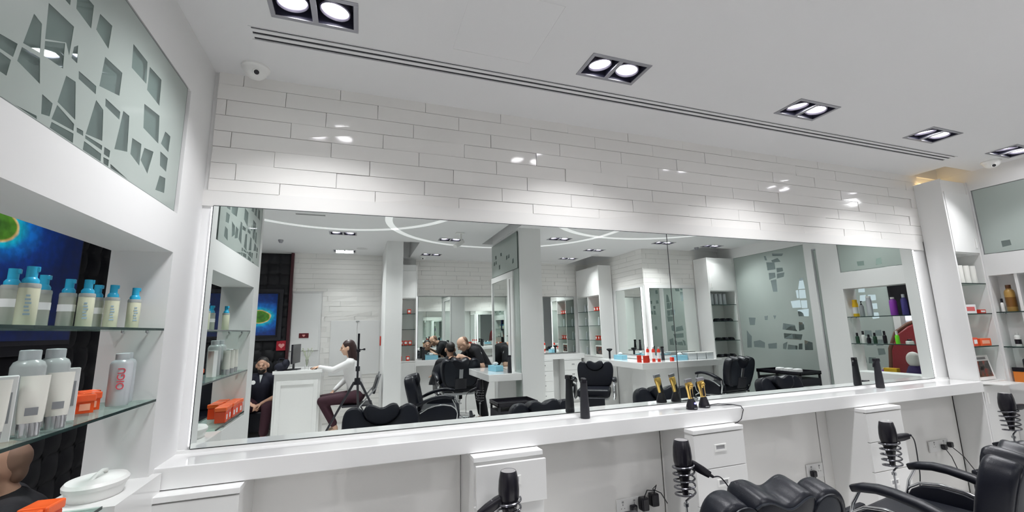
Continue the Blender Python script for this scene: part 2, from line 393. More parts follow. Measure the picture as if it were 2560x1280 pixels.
def rnd_shards(a0, a1, z0, z1, n, seed, s=.09):
    rnd = random.Random(seed); out = []; cells = [(i, j) for i in range(int((a1-a0)/s)-1) for j in range(int((z1-z0)/s)-1)]; rnd.shuffle(cells)
    for i, j in cells[:n]:
        y, z = a0+.03+i*s, z0+.03+j*s; out.append([(y+rnd.random()*.02, z+rnd.random()*.02), (y+s*.8+rnd.random()*.008, z+rnd.random()*.02), (y+s*.82, z+s*.7+rnd.random()*.015), (y+rnd.random()*.03, z+s*.75)])
    return out
SH = [[[1.179,2.174],[1.233,2.185],[1.227,2.147],[1.186,2.143]],[[1.187,2.136],[1.223,2.137],[1.219,2.095],[1.197,2.094]],[[1.263,2.288],[1.293,2.282],[1.303,2.209],[1.247,2.197]],[[1.246,2.186],[1.306,2.197],[1.32,2.134],[1.24,2.146]],[[1.302,2.349],[1.405,2.357],[1.405,2.268],[1.385,2.294],[1.311,2.253]],[[1.312,2.248],[1.382,2.29],[1.39,2.22],[1.317,2.21]],[[1.433,2.319],[1.441,2.268],[1.415,2.268],[1.418,2.304]],[[1.406,2.209],[1.447,2.215],[1.47,2.111],[1.39,2.123]],[[1.452,2.252],[1.539,2.255],[1.542,2.23],[1.457,2.23]],[[1.333,2.114],[1.374,2.11],[1.371,2.072],[1.341,2.064]],[[1.391,2.115],[1.468,2.098],[1.47,2.078],[1.379,2.069]],[[1.381,2.062],[1.472,2.071],[1.475,2.033],[1.378,2.035]],[[1.258,2.038],[1.328,2.052],[1.33,2.034]],[[1.56,2.367],[1.662,2.375],[1.664,2.293],[1.553,2.264]],[[1.548,2.215],[1.59,2.204],[1.608,2.109],[1.524,2.094]],[[1.523,2.09],[1.611,2.095],[1.612,2.08],[1.525,2.08]],[[1.522,2.071],[1.612,2.068],[1.615,2.033],[1.522,2.034]],[[1.593,2.245],[1.682,2.245],[1.683,2.217],[1.597,2.221]],[[1.699,2.257],[1.739,2.259],[1.757,2.135],[1.678,2.112],[1.69,2.191]],[[1.481,2.094],[1.511,2.097],[1.514,2.083],[1.484,2.081]],[[1.623,2.096],[1.657,2.097],[1.657,2.073],[1.625,2.073]],[[1.668,2.057],[1.783,2.035],[1.672,2.038]],[[1.625,2.063],[1.657,2.066],[1.658,2.039],[1.631,2.039]],[[1.703,2.511],[1.81,2.511],[1.823,2.429],[1.713,2.426]],[[1.831,2.504],[1.932,2.511],[1.942,2.404],[1.833,2.411]],[[1.827,2.352],[1.952,2.367],[1.972,2.258],[1.842,2.264]],[[1.777,2.195],[1.843,2.201],[1.849,2.119],[1.778,2.136]],[[1.868,2.197],[1.94,2.211],[1.915,2.112],[1.852,2.143]]]
SH = SH+rnd_shards(1.16, 1.72, 2.37, 2.62, 6, 12, .1)+rnd_shards(1.96, 2.17, 2.04, 2.45, 5, 4, .095)
film_panel('frosted_screen', 'large frosted glass panel with clear angular shards above the left shelf niche', 'x', XL-.008, 1.12, 2.185, 2.038, 2.62, [[(min(y, 2.178), max(z, 2.044)) for y, z in p] for p in SH], 1)
film_panel('frosted_screen', 'pale green frosted glass panel above the right shelf niche beside the tall cabinet', 'x', XR+.008, 1.425, 2.27, 2.095, 2.712, rnd_shards(1.5, 2.25, 2.10, 2.3, 3, 5), -1)
# back pane of the left panel is the padded room behind it
# --------------------------------------------------- far (mirrored) part of the room
sbox('wall_front', .61, 4.8, -3.6, -3.51, 0, 3.2, PAINT)
bricks('wall_front_tiles', (1.0, -3.508, 0), (1, 0, 0), (0, 1, 0), 3.8, 2.19, 2.95, 11)
sbox('wall_front_left', -2.0, .36, -3.3, -3.21, 0, 3.2, PAINT)
bricks('wall_front_left_tiles', (-1.12, -3.208, 0), (1, 0, 0), (0, 1, 0), 1.48, 2.24, 2.9, 21, tilt=.012)
bricks('wall_front_middle_tiles', (-.62, -3.208, 0), (1, 0, 0), (0, 1, 0), .98, .0, 2.24, 22, tilt=.012)
sbox('wall_pier', .36, .61, -3.6, -1.8, 0, 3.2, PAINT)
sbox('wall_column', 2.06, 2.38, -1.78, -.5, 0, 3.2, PAINT)
sbox('wall_block', 4.8, 8.2, -3.6, -1.485, 0, 3.2, PAINT)
bricks('wall_block_tiles_side', (4.8, -3.5, 0), (0, 1, 0), (-1, 0, 0), 2.02, 2.24, 2.9, 31)
bricks('wall_block_tiles_front', (4.8, -1.487, 0), (1, 0, 0), (0, 1, 0), 1.2, 2.24, 2.9, 32)
# shop window wall on the right, seen in the mirror
b = NB(); box(b, 6.55, 6.65, -1.485, -1.13, 0, 3.2); box(b, 6.55, 6.65, -1.13, .24, 2.72, 3.2); box(b, 6.55, 6.65, .24, .36, 0, 3.2); box(b, 6.55, 6.65, -1.13, .24, 0, .08)
box(b, 6.55, 6.65, .36, 1.3, 2.62, 3.2); box(b, 6.55, 6.65, 1.3, 1.38, 0, 3.2); struct('window_1', b, PAINT)
WD = [[[-0.451,2.652],[-0.43,2.572],[-0.473,2.579],[-0.487,2.658]],[[-0.454,2.543],[-0.301,2.519],[-0.294,2.401],[-0.449,2.401]],[[-0.327,2.674],[-0.123,2.638],[-0.151,2.601],[-0.321,2.63]],[[-0.355,2.56],[-0.234,2.583],[-0.186,2.512],[-0.336,2.52]],[[-0.28,2.42],[-0.166,2.41],[-0.163,2.351],[-0.279,2.341]],[[-0.431,2.355],[-0.314,2.346],[-0.313,2.265],[-0.436,2.237]],[[-0.282,2.325],[-0.144,2.328],[-0.165,2.258],[-0.293,2.241]],[[-0.414,2.224],[-0.306,2.232],[-0.312,2.023],[-0.393,2.03]],[[0.097,2.195],[0.151,2.209],[0.166,2.029],[0.052,2.03]],[[0.008,2.014],[0.051,2.02],[0.043,1.891],[0.012,1.893]],[[0.061,2.019],[0.164,2.013],[0.165,1.882],[0.052,1.884]],[[-0.101,1.851],[0.059,1.86],[0.063,1.741],[-0.085,1.74]],[[0.068,1.85],[0.17,1.848],[0.163,1.726],[0.072,1.731]],[[-0.005,1.705],[0.181,1.716],[0.165,1.6],[0.002,1.606]],[[-1.009,1.397],[-0.965,1.331],[-0.919,1.287],[-0.946,1.091],[-1.039,1.088]],[[-0.892,1.2],[-0.761,1.224],[-0.668,1.183],[-0.68,1.094],[-0.892,1.103]],[[-0.61,1.163],[-0.442,1.184],[-0.455,1.089],[-0.609,1.084]],[[-0.283,1.504],[-0.08,1.47],[-0.078,1.411],[-0.052,1.371],[-0.308,1.403]],[[-0.01,1.518],[0.071,1.506],[0.066,1.4],[-0.026,1.375]],[[-0.295,1.342],[0.024,1.322],[-0.009,1.235],[-0.296,1.251]],[[-0.33,1.17],[-0.247,1.207],[-0.287,1.081],[-0.342,1.089]],[[-0.243,1.162],[-0.084,1.146],[-0.093,1.087],[-0.265,1.081]],[[-0.059,1.176],[0.005,1.187],[-0.009,1.09],[-0.076,1.088]],[[0.042,1.236],[0.167,1.2],[0.16,1.087],[0.03,1.082]],[[-0.618,1.629],[-0.544,1.637],[-0.566,1.563],[-0.615,1.565]],[[-0.449,1.633],[-0.391,1.631],[-0.423,1.57]],[[-0.939,1.618],[-0.797,1.609],[-0.827,1.483],[-0.931,1.485]]]
film_panel('frosted_screen', 'tall frosted shop window with clear tile-shaped gaps behind the black trolley', 'x', 6.58, -1.13, .24, .08, 2.72, [[(min(max(y, -1.12), .23), z) for y, z in p] for p in WD], -1)
film_panel('frosted_screen', 'narrow frosted glass door leaf beside the shop window', 'x', 6.58, .37, 1.29, .05, 2.6, rnd_shards(.4, 1.25, .9, 2.5, 22, 9, .12), -1)
sbox('wall_outer', 8.1, 8.2, -1.485, 4.6, 0, 3.2, PAINT)
sbox('wall_outer_end', 5.515, 8.2, 4.5, 4.6, 0, 3.2, PAINT)
sbox('wall_outer_side', 5.515, 5.6, 2.6, 4.5, 0, 3.2, PAINT)
# ceiling rings --------------------------------------------------------------
def ring(cx, cy, r, a0, a1, label, wdt=.045):
    b = NB(); n = 72; P = []
    for i in range(n+1):
        a = R(a0+(a1-a0)*i/n); c, s = math.cos(a), math.sin(a)
        P.append([b.verts.new((cx+(r+k)*c, cy+(r+k)*s, CZ-h)) for k, h in ((-wdt, -.002), (-wdt, .003), (wdt, .003), (wdt, -.002))])
    for i in range(n):
        for k in range(3): b.faces.new((P[i][k], P[i+1][k], P[i+1][k+1], P[i][k+1]))
    b.faces.new(P[0]); b.faces.new(P[-1][::-1]); o = obj('ceiling_ring', b, RINGM); tag(o, label, 'ceiling ring', 'white light rings in the ceiling')
ring(-.28, .227, 1.377, 170, 380, 'white ring band in the ceiling nearest the reception desk')
ring(1.92, -.36, 1.62, 150, 385, 'large white ring band in the ceiling crossing its neighbours over the middle of the room')
ring(3.8, .86, 1.65, 205, 335, 'white arc band in the ceiling nearest the shop window')
# LED strips beside the mirrors
def led(x0, x1, y0, y1, z0, z1, label):
    b = NB(); box(b, x0, x1, y0, y1, z0, z1); o = obj('led_strip', b, LEDM); tag(o, label, 'led strip', 'vertical light strips beside mirrors'); return o
led(-.731, -.7255, 2.494, 2.504, 1.0, 2.15, 'slim vertical light strip between the big mirror and the left shelf wall')
led(4.884, 4.890, 2.494, 2.504, 1.0, 2.15, 'slim vertical light strip between the big mirror and the tall right cabinet')
led(1.025, 1.04, -3.49, -3.475, 1.0, 2.17, 'vertical light strip at the left edge of the far counter mirror')
led(4.77, 4.79, -1.56, -1.545, 1.0, 2.2, 'vertical light strip at the corner edge of the narrow side mirror')
led(4.86, 4.875, -1.465, -1.45, 1.0, 2.2, 'vertical light strip at the corner edge of the mirror beside the spectacle cabinet')
b = NB(); box(b, 5.12, 5.46, 2.46, 2.475, 2.803, 2.815); tag(obj('led_strip', b, RECESS_FILL), 'unseen warm bar added on the tall right cabinet to light the ceiling recess', 'led strip')  # hidden warm bar added to brighten the recess above the cabinet
# mirrors --------------------------------------------------------------------
def wall_mirror(name, label, x0, x1, y0, y1, z0, z1):
    t = thing(name, label, 'mirror', ((x0+x1)/2, (y0+y1)/2, z0)); L = t.location
    b = NB(); box(b, x0-L.x, x1-L.x, y0-L.y, y1-L.y, 0, z1-z0); obj('mirror_glass', b, MIRROR, t)
    b = NB(); e = .0025; g = .0008
    if x1-x0 > y1-y0:
        for q in ((x0-e, x0+g, z0, z1), (x1-g, x1+e, z0, z1), (x0, x1, z0-e, z0+g), (x0, x1, z1-g, z1+e)): box(b, q[0]-L.x, q[1]-L.x, y0-.0005-L.y, y1-L.y, q[2]-z0, q[3]-z0)
    else:
        for q in ((y0-e, y0+g, z0, z1), (y1-g, y1+e, z0, z1), (y0, y1, z0-e, z0+g), (y0, y1, z1-g, z1+e)): box(b, x0-.0005-L.x, x1-L.x, q[0]-L.y, q[1]-L.y, q[2]-z0, q[3]-z0)
    obj('mirror_edge', b, DARKEDGE, t)
    return t
wall_mirror('wall_mirror', 'wide frameless wall mirror left of the vertical seam above the long white counter', -.722, 2.073, 2.494, 2.506, .988, 2.157)
wall_mirror('wall_mirror', 'wide frameless wall mirror right of the vertical seam above the long white counter', 2.078, 4.86, 2.494, 2.506, .988, 2.157)
wall_mirror('wall_mirror', 'long mirror over the far barber counter behind the central column', 1.06, 4.42, -3.506, -3.494, 1.0, 2.17)
wall_mirror('wall_mirror', 'narrow side mirror on the wall next to the tall red product cabinet', 4.774, 4.786, -2.36, -1.58, 1.0, 2.2)
wall_mirror('wall_mirror', 'mirror beside the cabinet of spectacles on the corner counter', 4.9, 5.9, -1.481, -1.469, 1.0, 2.18)
# LED carrier fins behind those far mirrors
sbox('trim_6', 4.786, 4.8, -2.4, -1.487, .93, 2.24, PAINT)
sbox('trim_7', 4.8, 5.93, -1.487, -1.476, .93, 2.24, PAINT)
# counters --------------------------------------------------------------------
def counter(name, label, pieces):
    b = NB()
    for p in pieces: rbox(b, *p, b=.004)
    o = obj(name, b, COUNTER); return tag(o, label, 'counter')
counter('counter', 'long white gloss counter running under the big wall mirror', [(-.84, 5.068, 2.27, 2.497, .882, .97)])
counter('counter', 'white counter under the far mirror behind the bent barber', [(1.0, 4.5, -3.5, -3.24, .88, .98)])
b = NB(); rbox(b, 4.3, 4.78, -2.38, -1.0, .82, .92, b=.004); rbox(b, 4.779, 5.93, -1.485+.01, -1.0, .82, .92, b=.004); tag(obj('counter', b, COUNTER), 'L-shaped white counter wrapping the corner by the two narrow mirrors', 'counter')
sbox('wall_under_corner', 4.5, 5.9, -1.6, -1.2, 0, .815, PAINT)
counter('counter', 'short white counter on the side of the central column', [(1.6, 2.057, -1.6, -.52, .84, .93)])
# drawer units ----------------------------------------------------------------
def drawer_unit(label, x0, x1, yf, yb, ztop, n=4, ajar=None, loc_sign=1, hide=False):
    cx = (x0+x1)/2; t = thing('drawer_unit', label, 'drawer unit', (cx, yf, 0), 0, None); hw = (x1-x0)/2; d = yb-yf
    b = NB(); box(b, -hw+.004, hw-.004, .018, d, .06, ztop-.02); box(b, -hw+.03, hw-.03, .05, d, 0, .06); obj('body', b, WHITE, t)
    b = NB(); rbox(b, -hw, hw, -.002, d, ztop-.024, ztop, b=.002); obj('top_panel', b, COUNTER, t)
    z = ztop-.028; h = (ztop-.028-.06)/n
    for i in range(n):
        p = -.045 if ajar == i else 0.0
        b = NB(); rbox(b, -hw+.002, hw-.002, p, p+.018, z-h+.002, z-.002, b=.0015)
        if p: box(b, -hw+.02, hw-.02, .018+p, .2, z-h+.02, z-h*.3)
        dr = obj('drawer', b, WHITE, t)
        b = NB(); zc = z-h*.42; w_, g = .033, .012
        for q in ((-w_-.012, w_+.012, zc+g, zc+g+.006), (-w_-.012, w_+.012, zc-g-.012, zc-g), (-w_-.012, -w_, zc-g, zc+g), (w_, w_+.012, zc-g, zc+g)): box(b, q[0], q[1], p-.003, p+.001, q[2], q[3])
        hd = obj('handle', b, WHITEP, dr)
        b = NB(); box(b, -w_, w_, p-.0008, p+.001, zc-g, zc+g); obj('handle_recess', b, mat('recess_grey', (.35, .35, .36), .5), dr)
        z -= h
    return t
drawer_unit('white drawer unit at the left end under the long counter', -.772, -.445, 2.2, 2.494, .879)
drawer_unit('white drawer unit with its top drawer ajar behind the leftmost hair dryer', .555, .925, 2.2, 2.494, .879, ajar=0)
drawer_unit('white drawer unit below the gold hair clippers', 1.90, 2.29, 2.2, 2.494, .879)
drawer_unit('white drawer unit behind the hair dryer with the raised handle', 3.43, 3.82, 2.2, 2.494, .879)
# tall cabinets -----------------------------------------------------------------
def tall_cabinet(label, w_, d, top, bays, ztop0, zbot, shelves, loc, rz, door=True, base_door=True):
    """local: front at y=0 facing -y, body to y=d, x from 0 to w_"""
    t = thing('tall_cabinet', label, 'cabinet', loc, rz); th = .02; b = NB()
    box(b, th, w_-th, .012, d-.001, ztop0, top-.001); box(b, th, w_-th, .012, d-.001, .0, zbot)
    box(b, 0, th, 0, d, 0, top); box(b, w_-th, w_, 0, d, 0, top); box(b, th, w_-th, d-.02, d-.001, zbot, ztop0)
    for k in range(1, bays): box(b, w_*k/bays-.01, w_*k/bays+.01, 0, d, zbot, ztop0)
    box(b, th, w_-th, 0.001, .012, zbot-.02, zbot-.001); obj('body', b, WHITE, t)
    for k in range(bays):
        a, c = th+(w_-2*th)*k/bays+.002, th+(w_-2*th)*(k+1)/bays-.002
        b = NB(); rbox(b, a, c, -.004, .012, ztop0+.015, top-.12, b=.001); dr = obj('door', b, WHITE, t)
        b = NB(); rbox(b, c-.05, c-.035, -.012, -.004, ztop0+.06, ztop0+.15, b=.002); obj('handle', b, WHITEP, dr)
        b = NB(); rbox(b, a, c, -.004, .012, .08, zbot-.035, b=.001); dr = obj('door', b, WHITE, t)
        b = NB(); rbox(b, a+.03, a+.045, -.012, -.004, zbot-.18, zbot-.09, b=.002); obj('handle', b, WHITEP, dr)
        for z in shelves:
            b = NB(); box(b, a, c, .004, d-.022, z-.004, z+.004); obj('glass_shelf', b, SHELFG, t)
            b = NB(); box(b, a, c, .001, .004, z-.0045, z+.0045); obj('shelf_edge', b, GLASSEDGE, t)
    return t
tall_cabinet('tall white cabinet with open shelf niche at the right end of the mirror wall', .425, .205, 2.80, 1, 2.093, .96, (1.819, 1.545, 1.257), (5.07, 2.29, 0), 0)
tall_cabinet('tall white cabinet with red products standing beside the far pier', .39, .3, 2.75, 1, 2.11, .98, (1.83, 1.545, 1.255), (1.0, -3.2, 0), R(180))
tall_cabinet('two-bay tall white cabinet of red and silver products in the far corner', .95, .3, 2.74, 2, 2.13, .95, (1.83, 1.54, 1.25), (4.48, -2.5, 0), R(-90))
tall_cabinet('tall white cabinet with spectacle cases next to the shop window', .62, .33, 2.72, 1, 2.1, .93, (1.86, 1.56, 1.22), (6.545, -1.13, 0), R(180))
# glass shelves of the partitions -------------------------------------------------
def glass_shelf(label, x0, x1, y0, y1, z, edge_x):
    t = thing('glass_shelf', label, 'shelf', ((x0+x1)/2, (y0+y1)/2, z)); L = t.location
    b = NB(); box(b, x0-L.x, x1-L.x, y0-L.y, y1-L.y, -.005, .003); obj('pane', b, SHELFG, t)
    e = .003 if edge_x == x1 else -.003
    b = NB(); box(b, min(edge_x, edge_x+e)-L.x, max(edge_x, edge_x+e)-L.x, y0-L.y, y1-L.y, -.0055, .0035); obj('polished_edge', b, GLASSEDGE, t)
    for yy in (y0+.012, y1-.012):
        for xx in (x0+.05, x1-.05):
            b = NB(); cyl(b, (xx-L.x, yy-L.y, -.013), (xx-L.x, yy-L.y, -.0045), .006); cyl(b, (xx-L.x, (yy-L.y), -.013), (xx-L.x, (y0 if yy < L.y else y1)-L.y, -.013), .003)
            obj('shelf_pin', b, CHROME, t)
SL = (XL-.185, XL-.004)
for z, nm in ((1.535, 'upper glass shelf of the left niche holding blue-capped spray bottles'), (1.249, 'middle glass shelf of the left niche holding silver bottles and tubes'), (.955, 'lowest glass shelf of the left niche holding orange boxes')):
    glass_shelf(nm, SL[0], SL[1], 1.222, 2.218 if z > 1 else 1.895, z, SL[1])
for z, nm in ((1.556, 'upper glass shelf of the right niche'), (1.247, 'lower glass shelf of the right niche')):
    glass_shelf(nm, XR+.004, XR+.19, 1.422, 2.273, z, XR+.004)
# ================================================================== CEILING LIGHTS
def ceiling_light(label, x, y, aim=(0, 0)):
    t = thing('ceiling_light', label, 'ceiling light', (x, y, CZ), 0, None)
    b = NB(); W, D, f = .182, .099, .02
    for q in ((-W, W, -D, -D+f), (-W, W, D-f, D), (-W, -W+f, -D+f, D-f), (W-f, W, -D+f, D-f), (-.012, .012, -D+f, D-f)): rbox(b, q[0], q[1], q[2], q[3], -.004, .002, b=.001, seg=1)
    obj('frame', b, GREYM, t)
    b = NB(); a, c, h = W-f, D-f, .09
    box(b, -a, a, -c, c, h, h+.002)
    for q in ((-a, a, -c-.001, -c), (-a, a, c, c+.001), (-a-.001, -a, -c, c), (a, a+.001, -c, c), (-.008, .008, -c, c)): box(b, *q, .0, h)
    obj('housing', b, GREYINT, t)
    for s in (-1, 1):
        tl = Matrix.Translation((s*.085, 0, .012)) @ Matrix.Rotation(R(6*s), 4, 'Y') @ Matrix.Rotation(R(5), 4, 'X')
        b = NB(); lathe(b, [(.064, .045), (.066, .0), (.062, -.004), (.057, 0), (.054, .012), (.06, .045)], seg=28, mtx=tl); rg = obj('lamp_ring', b, mat('lamp_rim', (.30, .28, .36), .3, metal=.8), t)
        b = NB(); lathe(b, [(0, .006), (.030, .007), (.055, .012)], seg=28, mtx=tl); obj('lamp', b, LAMPM, rg)
    ld = bpy.data.lights.new('lamp_light', 'AREA'); ld.shape = 'RECTANGLE'; ld.size = .28; ld.size_y = .1; ld.energy = LAMP_W; ld.color = LAMP_COL; ld.spread = R(116)
    lo = bpy.data.objects.new('lamp_light', ld); COL.objects.link(lo); lo.parent = t; lo.location = (0, 0, -.006); lo.rotation_euler = (R(aim[0]), R(aim[1]), 0)
    return t
LN = ['twin ceiling light at the top left directly above the end of the long air diffuser', 'twin ceiling light left of the middle, with one lamp showing a yellowish spot', 'twin ceiling light third along the row above the mirror wall', 'twin ceiling light fourth along the row above the mirror wall', 'twin ceiling light at the right edge of the row above the dome camera',
      'twin ceiling light over the reception desk nearest the ring bands', 'twin ceiling light nearest the white tiled wall behind reception', 'twin ceiling light beside the hanging camera arm, over the customer', 'twin ceiling light over the far counter next to the dark soffit', 'twin ceiling light just right of the central column',
      'twin ceiling light before the two-bay cabinet, second from the far mirror', 'twin ceiling light beside the mirror seam over the corner counter', 'twin ceiling light in front of the spectacle cabinet by the sprinkler', 'twin ceiling light closest to the far corner cabinet',
      'twin ceiling light over the waiting area with the padded wall', 'unseen twin ceiling light added in the middle of the waiting area', 'unseen twin ceiling light added at the end of the waiting area by the screen', 'twin ceiling light in the middle of the salon overhead', 'twin ceiling light behind the right shelf niche']
AIM = {4: (0, 24), 6: (24, 0), 8: (20, 0), 12: (24, 0), 13: (20, 0), 7: (0, 0)}     # gimbal lamps near a wall are turned away from it
for k, ((x, y), lb) in enumerate(zip(lights, LN)): ceiling_light(lb, x, y, AIM.get(k, (0, 0)))
# dome cameras
def dome_camera(label, x, y, dx, dy, z=CZ):
    t = thing('dome_camera', label, 'security camera', (x, y, z))
    b = NB(); lathe(b, [(.068, 0), (.068, -.010), (.062, -.014)]+[(.058*math.cos(a), -.014-.050*math.sin(a)) for a in (.15, .4, .65, .9, 1.15, 1.4)]+[(0, -.064)], seg=36); obj('housing', b, WHITEP, t)
    d = Vector((dx, dy, -.55)).normalized()
    b = NB(); cyl(b, d*.035+Vector((0, 0, -.018)), d*.064+Vector((0, 0, -.018)), .021, .017, 20); obj('eyeball', b, WHITEP, t)
    b = NB(); cyl(b, d*.060+Vector((0, 0, -.018)), d*.067+Vector((0, 0, -.018)), .0125, .012, 20); obj('lens', b, BLACKP, t)
dome_camera('white dome camera on the ceiling at the left above the tiled wall', -.565, 2.40, .25, -.8)
dome_camera('white dome camera on the ceiling at the far right by the tall cabinet', 5.33, 2.03, -.65, -.45)
dome_camera('small white dome camera on the ceiling near the dark soffit over the far counter', 1.09, -3.1, -.2, .9)
# hanging white camera arm
t = thing('ceiling_camera', 'white camera on a bent arm hanging from the ceiling over the customer', 'security camera', (1.33, -1.0, CZ))
b = NB(); rbox(b, -.06, .06, -.03, .03, -.012, 0, b=.003); cyl(b, (.02, 0, -.01), (.02, 0, -.13), .012); obj('bracket', b, WHITEP, t)
b = NB(); sweep(b, [(.05, -.03, -.12), (-.02, .03, -.17), (-.09, .09, -.22)], .035, .03, side=(.6, .7, 0)); obj('body', b, WHITEP, t)
def disc(name, label, cat, x, y, r, h, m):
    b = NB(); lathe(b, [(r, 0), (r, -h*.4), (r*.6, -h), (0, -h)], seg=24); o = obj(name, b, m); o.location = (x, y, CZ); tag(o, label, cat)
disc('ceiling_speaker', 'flat round ceiling speaker near the tiled wall behind reception', 'speaker', 0, -2.54, .09, .008, mat('light_grey', (.6, .6, .6), .5))
disc('ceiling_speaker', 'flat round ceiling speaker before the two-bay cabinet', 'speaker', 4.31, -2.3, .08, .008, MATS['light_grey'])
disc('sprinkler', 'small dark sprinkler head in the ceiling over the waiting area', 'sprinkler', -1.15, -2.07, .035, .045, GREYM)
disc('smoke_detector', 'small dark detector on the ceiling in front of the spectacle cabinet', 'detector', 5.75, -1.15, .04, .04, GREYM)
b = NB(); box(b, -.75, -.43, -.47, -.44, CZ-.006, CZ); tag(obj('air_grille', b, MATS['light_grey'] if False else mat('grille_grey', (.3, .3, .3), .5)), 'short grey slot grille in the ceiling over the reception area', 'air vent')

# ================================================================== BARBER CHAIRS
def arc(cx, cz, rx, rz, a0, a1, n): return [(cx+rx*math.cos(R(a0+(a1-a0)*i/n)), cz+rz*math.sin(R(a0+(a1-a0)*i/n))) for i in range(n+1)]
def make_chair():
    t = thing('barber_chair', 'x', 'barber chair')
    b = NB(); lathe(b, [(.30, 0), (.30, .012), (.285, .022), (.06, .035), (.055, .05), (.055, .24), (.04, .24), (.04, .36), (0, .36)], seg=36); obj('pump_base', b, CHROME, t)
    b = NB(); rbox(b, -.24, .24, -.22, .22, .355, .40, b=.01); obj('seat_frame', b, STEEL, t)
    b = NB(); rbox(b, -.26, .26, -.24, .27, .40, .52, b=.035, seg=4); obj('seat', b, LEATHER, t)
    # backrest: shoulders with a U scoop for the headrest, leaning back
    tilt = Matrix.Translation((0, -.25, .50)) @ Matrix.Rotation(R(13), 4, 'X')
    half0 = [(.20, 0), (.25, .03), (.285, .12), (.305, .25), (.302, .34), (.28, .395), (.24, .422), (.195, .422), (.162, .402), (.138, .362), (.105, .325), (.05, .305)]
    pts_ = [Vector((-half0[0][0], 0, half0[0][1]))]+[Vector((x, 0, z)) for x, z in half0]+[Vector((-half0[-1][0], 0, half0[-1][1]))]; half = []
    for i in range(1, len(pts_)-2):
        for k in range(3):
            u = k/3; p0, a_, c_, p3_ = pts_[i-1], pts_[i], pts_[i+1], pts_[i+2]
            if i == 1: p0 = a_
            v_ = .5*((2*a_)+(c_-p0)*u+(2*p0-5*a_+4*c_-p3_)*u*u+(3*a_-p0-3*c_+p3_)*u**3); half.append((v_.x, v_.z))
    half.append(half0[-1])
    ol = [(x, z) for x, z in half]+[(-x, z) for x, z in reversed(half)]
    b = NB(); slab(b, ol, .12, .026, 4, mtx=tilt); bk = obj('backrest', b, LEATHER, t, auto=False)
    # inset panel at the rear of the backrest and piping
    ins = [(x*.86, .02+(z)*.92) for x, z in half]; ol2 = ins+[(-x, z) for x, z in reversed(ins)]
    b = NB(); slab(b, ol2, .012, .004, 2, mtx=tilt @ Matrix.Translation((0, -.058, 0))); obj('rear_panel', b, LEATHER2, bk, auto=False)
    b = NB(); tube(b, [tilt @ Vector((x*.90, -.061, .012+z*.945)) for x, z in half]+[tilt @ Vector((-x*.90, -.061, .012+z*.945)) for x, z in reversed(half)], .0045, 6, closed=True); obj('piping', b, LEATHER, bk)
    # headrest with saddle top
    hm = tilt @ Matrix.Translation((0, .004, .345))
    b = NB(); rings = []; n = 22; seg = 20; edge = []
    for i in range(n+1):
        x = -.150+.30*i/n; q = abs(x)/.150; zt = .060+.030*math.sin(math.pi*min(1, q*.85))**2-.035*max(0, q-.85)/.15; zb = -.085*(1-q*q)+.03*max(0, q-.8)/.2
        en = math.sqrt(max(.09, 1-max(0, q-.86)**2/.14**2)); cz, hh, dd = (zt+zb)/2, (zt-zb)/2*en, .078*en
        ring = []
        for k in range(seg):
            a = 2*math.pi*k/seg; c, s = math.cos(a), math.sin(a); e = .30
            yy = math.copysign(abs(c)**e, c)*dd; zz = math.copysign(abs(s)**e, s)*hh
            ring.append(b.verts.new(hm @ Vector((x, yy+.018*q*q, cz+zz))))
        rings.append(ring); edge.append(hm @ Vector((x, -dd*.97+.018*q*q, cz+hh*.80)))
    for A_, B_ in zip(rings, rings[1:]):
        for k in range(seg): f = b.faces.new((A_[k], A_[(k+1) % seg], B_[(k+1) % seg], B_[k])); f.smooth = True
    b.faces.new(rings[0][::-1]); b.faces.new(rings[-1]); hd = obj('headrest', b, LEATHER, t, auto=False)
    b = NB(); tube(b, edge[1:-1], .0042, 6); obj('piping', b, LEATHER2, hd)
    b = NB(); rbox(b, -.03, .03, -.072, -.058, .05, .33, b=.004, mtx=tilt); obj('headrest_post', b, STEEL, t)
    b = NB(); rbox(b, -.09, .09, -.085, -.055, -.02, .14, b=.008, mtx=tilt); obj('reclining_bracket', b, BLACKM, t)
    for s in (-1, 1):
        P = [(s*.335, .21, .657), (s*.335, .165, .672), (s*.335, .10, .683), (s*.335, .03, .680), (s*.335, -.06, .662), (s*.335, -.15, .630), (s*.335, -.23, .592)]
        b = NB(); sweep(b, P, .034, .021); obj('armrest', b, LEATHER, t, auto=False)
        b = NB(); fr = [(s*.33, .18, .655), (s*.33, .22, .58), (s*.33, .245, .48), (s*.325, .235, .40), (s*.315, .20, .362), (s*.31, .12, .352), (s*.31, -.12, .352), (s*.32, -.21, .40), (s*.33, -.24, .50), (s*.33, -.235, .59)]
        sweep(b, fr, .014, .007, side=(1, 0, 0), seg=10)
        sweep(b, [(s*.33, .246, .50), (s*.33, .22, .540), (s*.33, .17, .575), (s*.33, .08, .590), (s*.33, -.02, .582), (s*.33, -.11, .555), (s*.33, -.20, .50)], .012, .007, seg=10); obj('arm_frame', b, CHROME, t)
        ol = [(-.21, .37), (.18, .365), (.225, .41), (.236, .49), (.21, .535), (.16, .567), (.08, .580), (-.02, .572), (-.11, .545), (-.20, .49)]
        b = NB(); slab(b, [(x, z) for x, z in ol], .035, .010, 3, mtx=Matrix.Translation((s*.325, 0, 0)) @ Matrix.Rotation(R(90), 4, 'Z')); obj('side_panel', b, LEATHER, t, auto=False)
    b = NB(); rbox(b, -.19, .19, .40, .44, .20, .42, b=.012, mtx=None); lg = obj('leg_rest', b, LEATHER, t)
    b = NB()
    for s in (-1, 1): tube(b, [(s*.16, .24, .37), (s*.16, .40, .30), (s*.16, .46, .13), (s*.16, .60, .11)], .012)
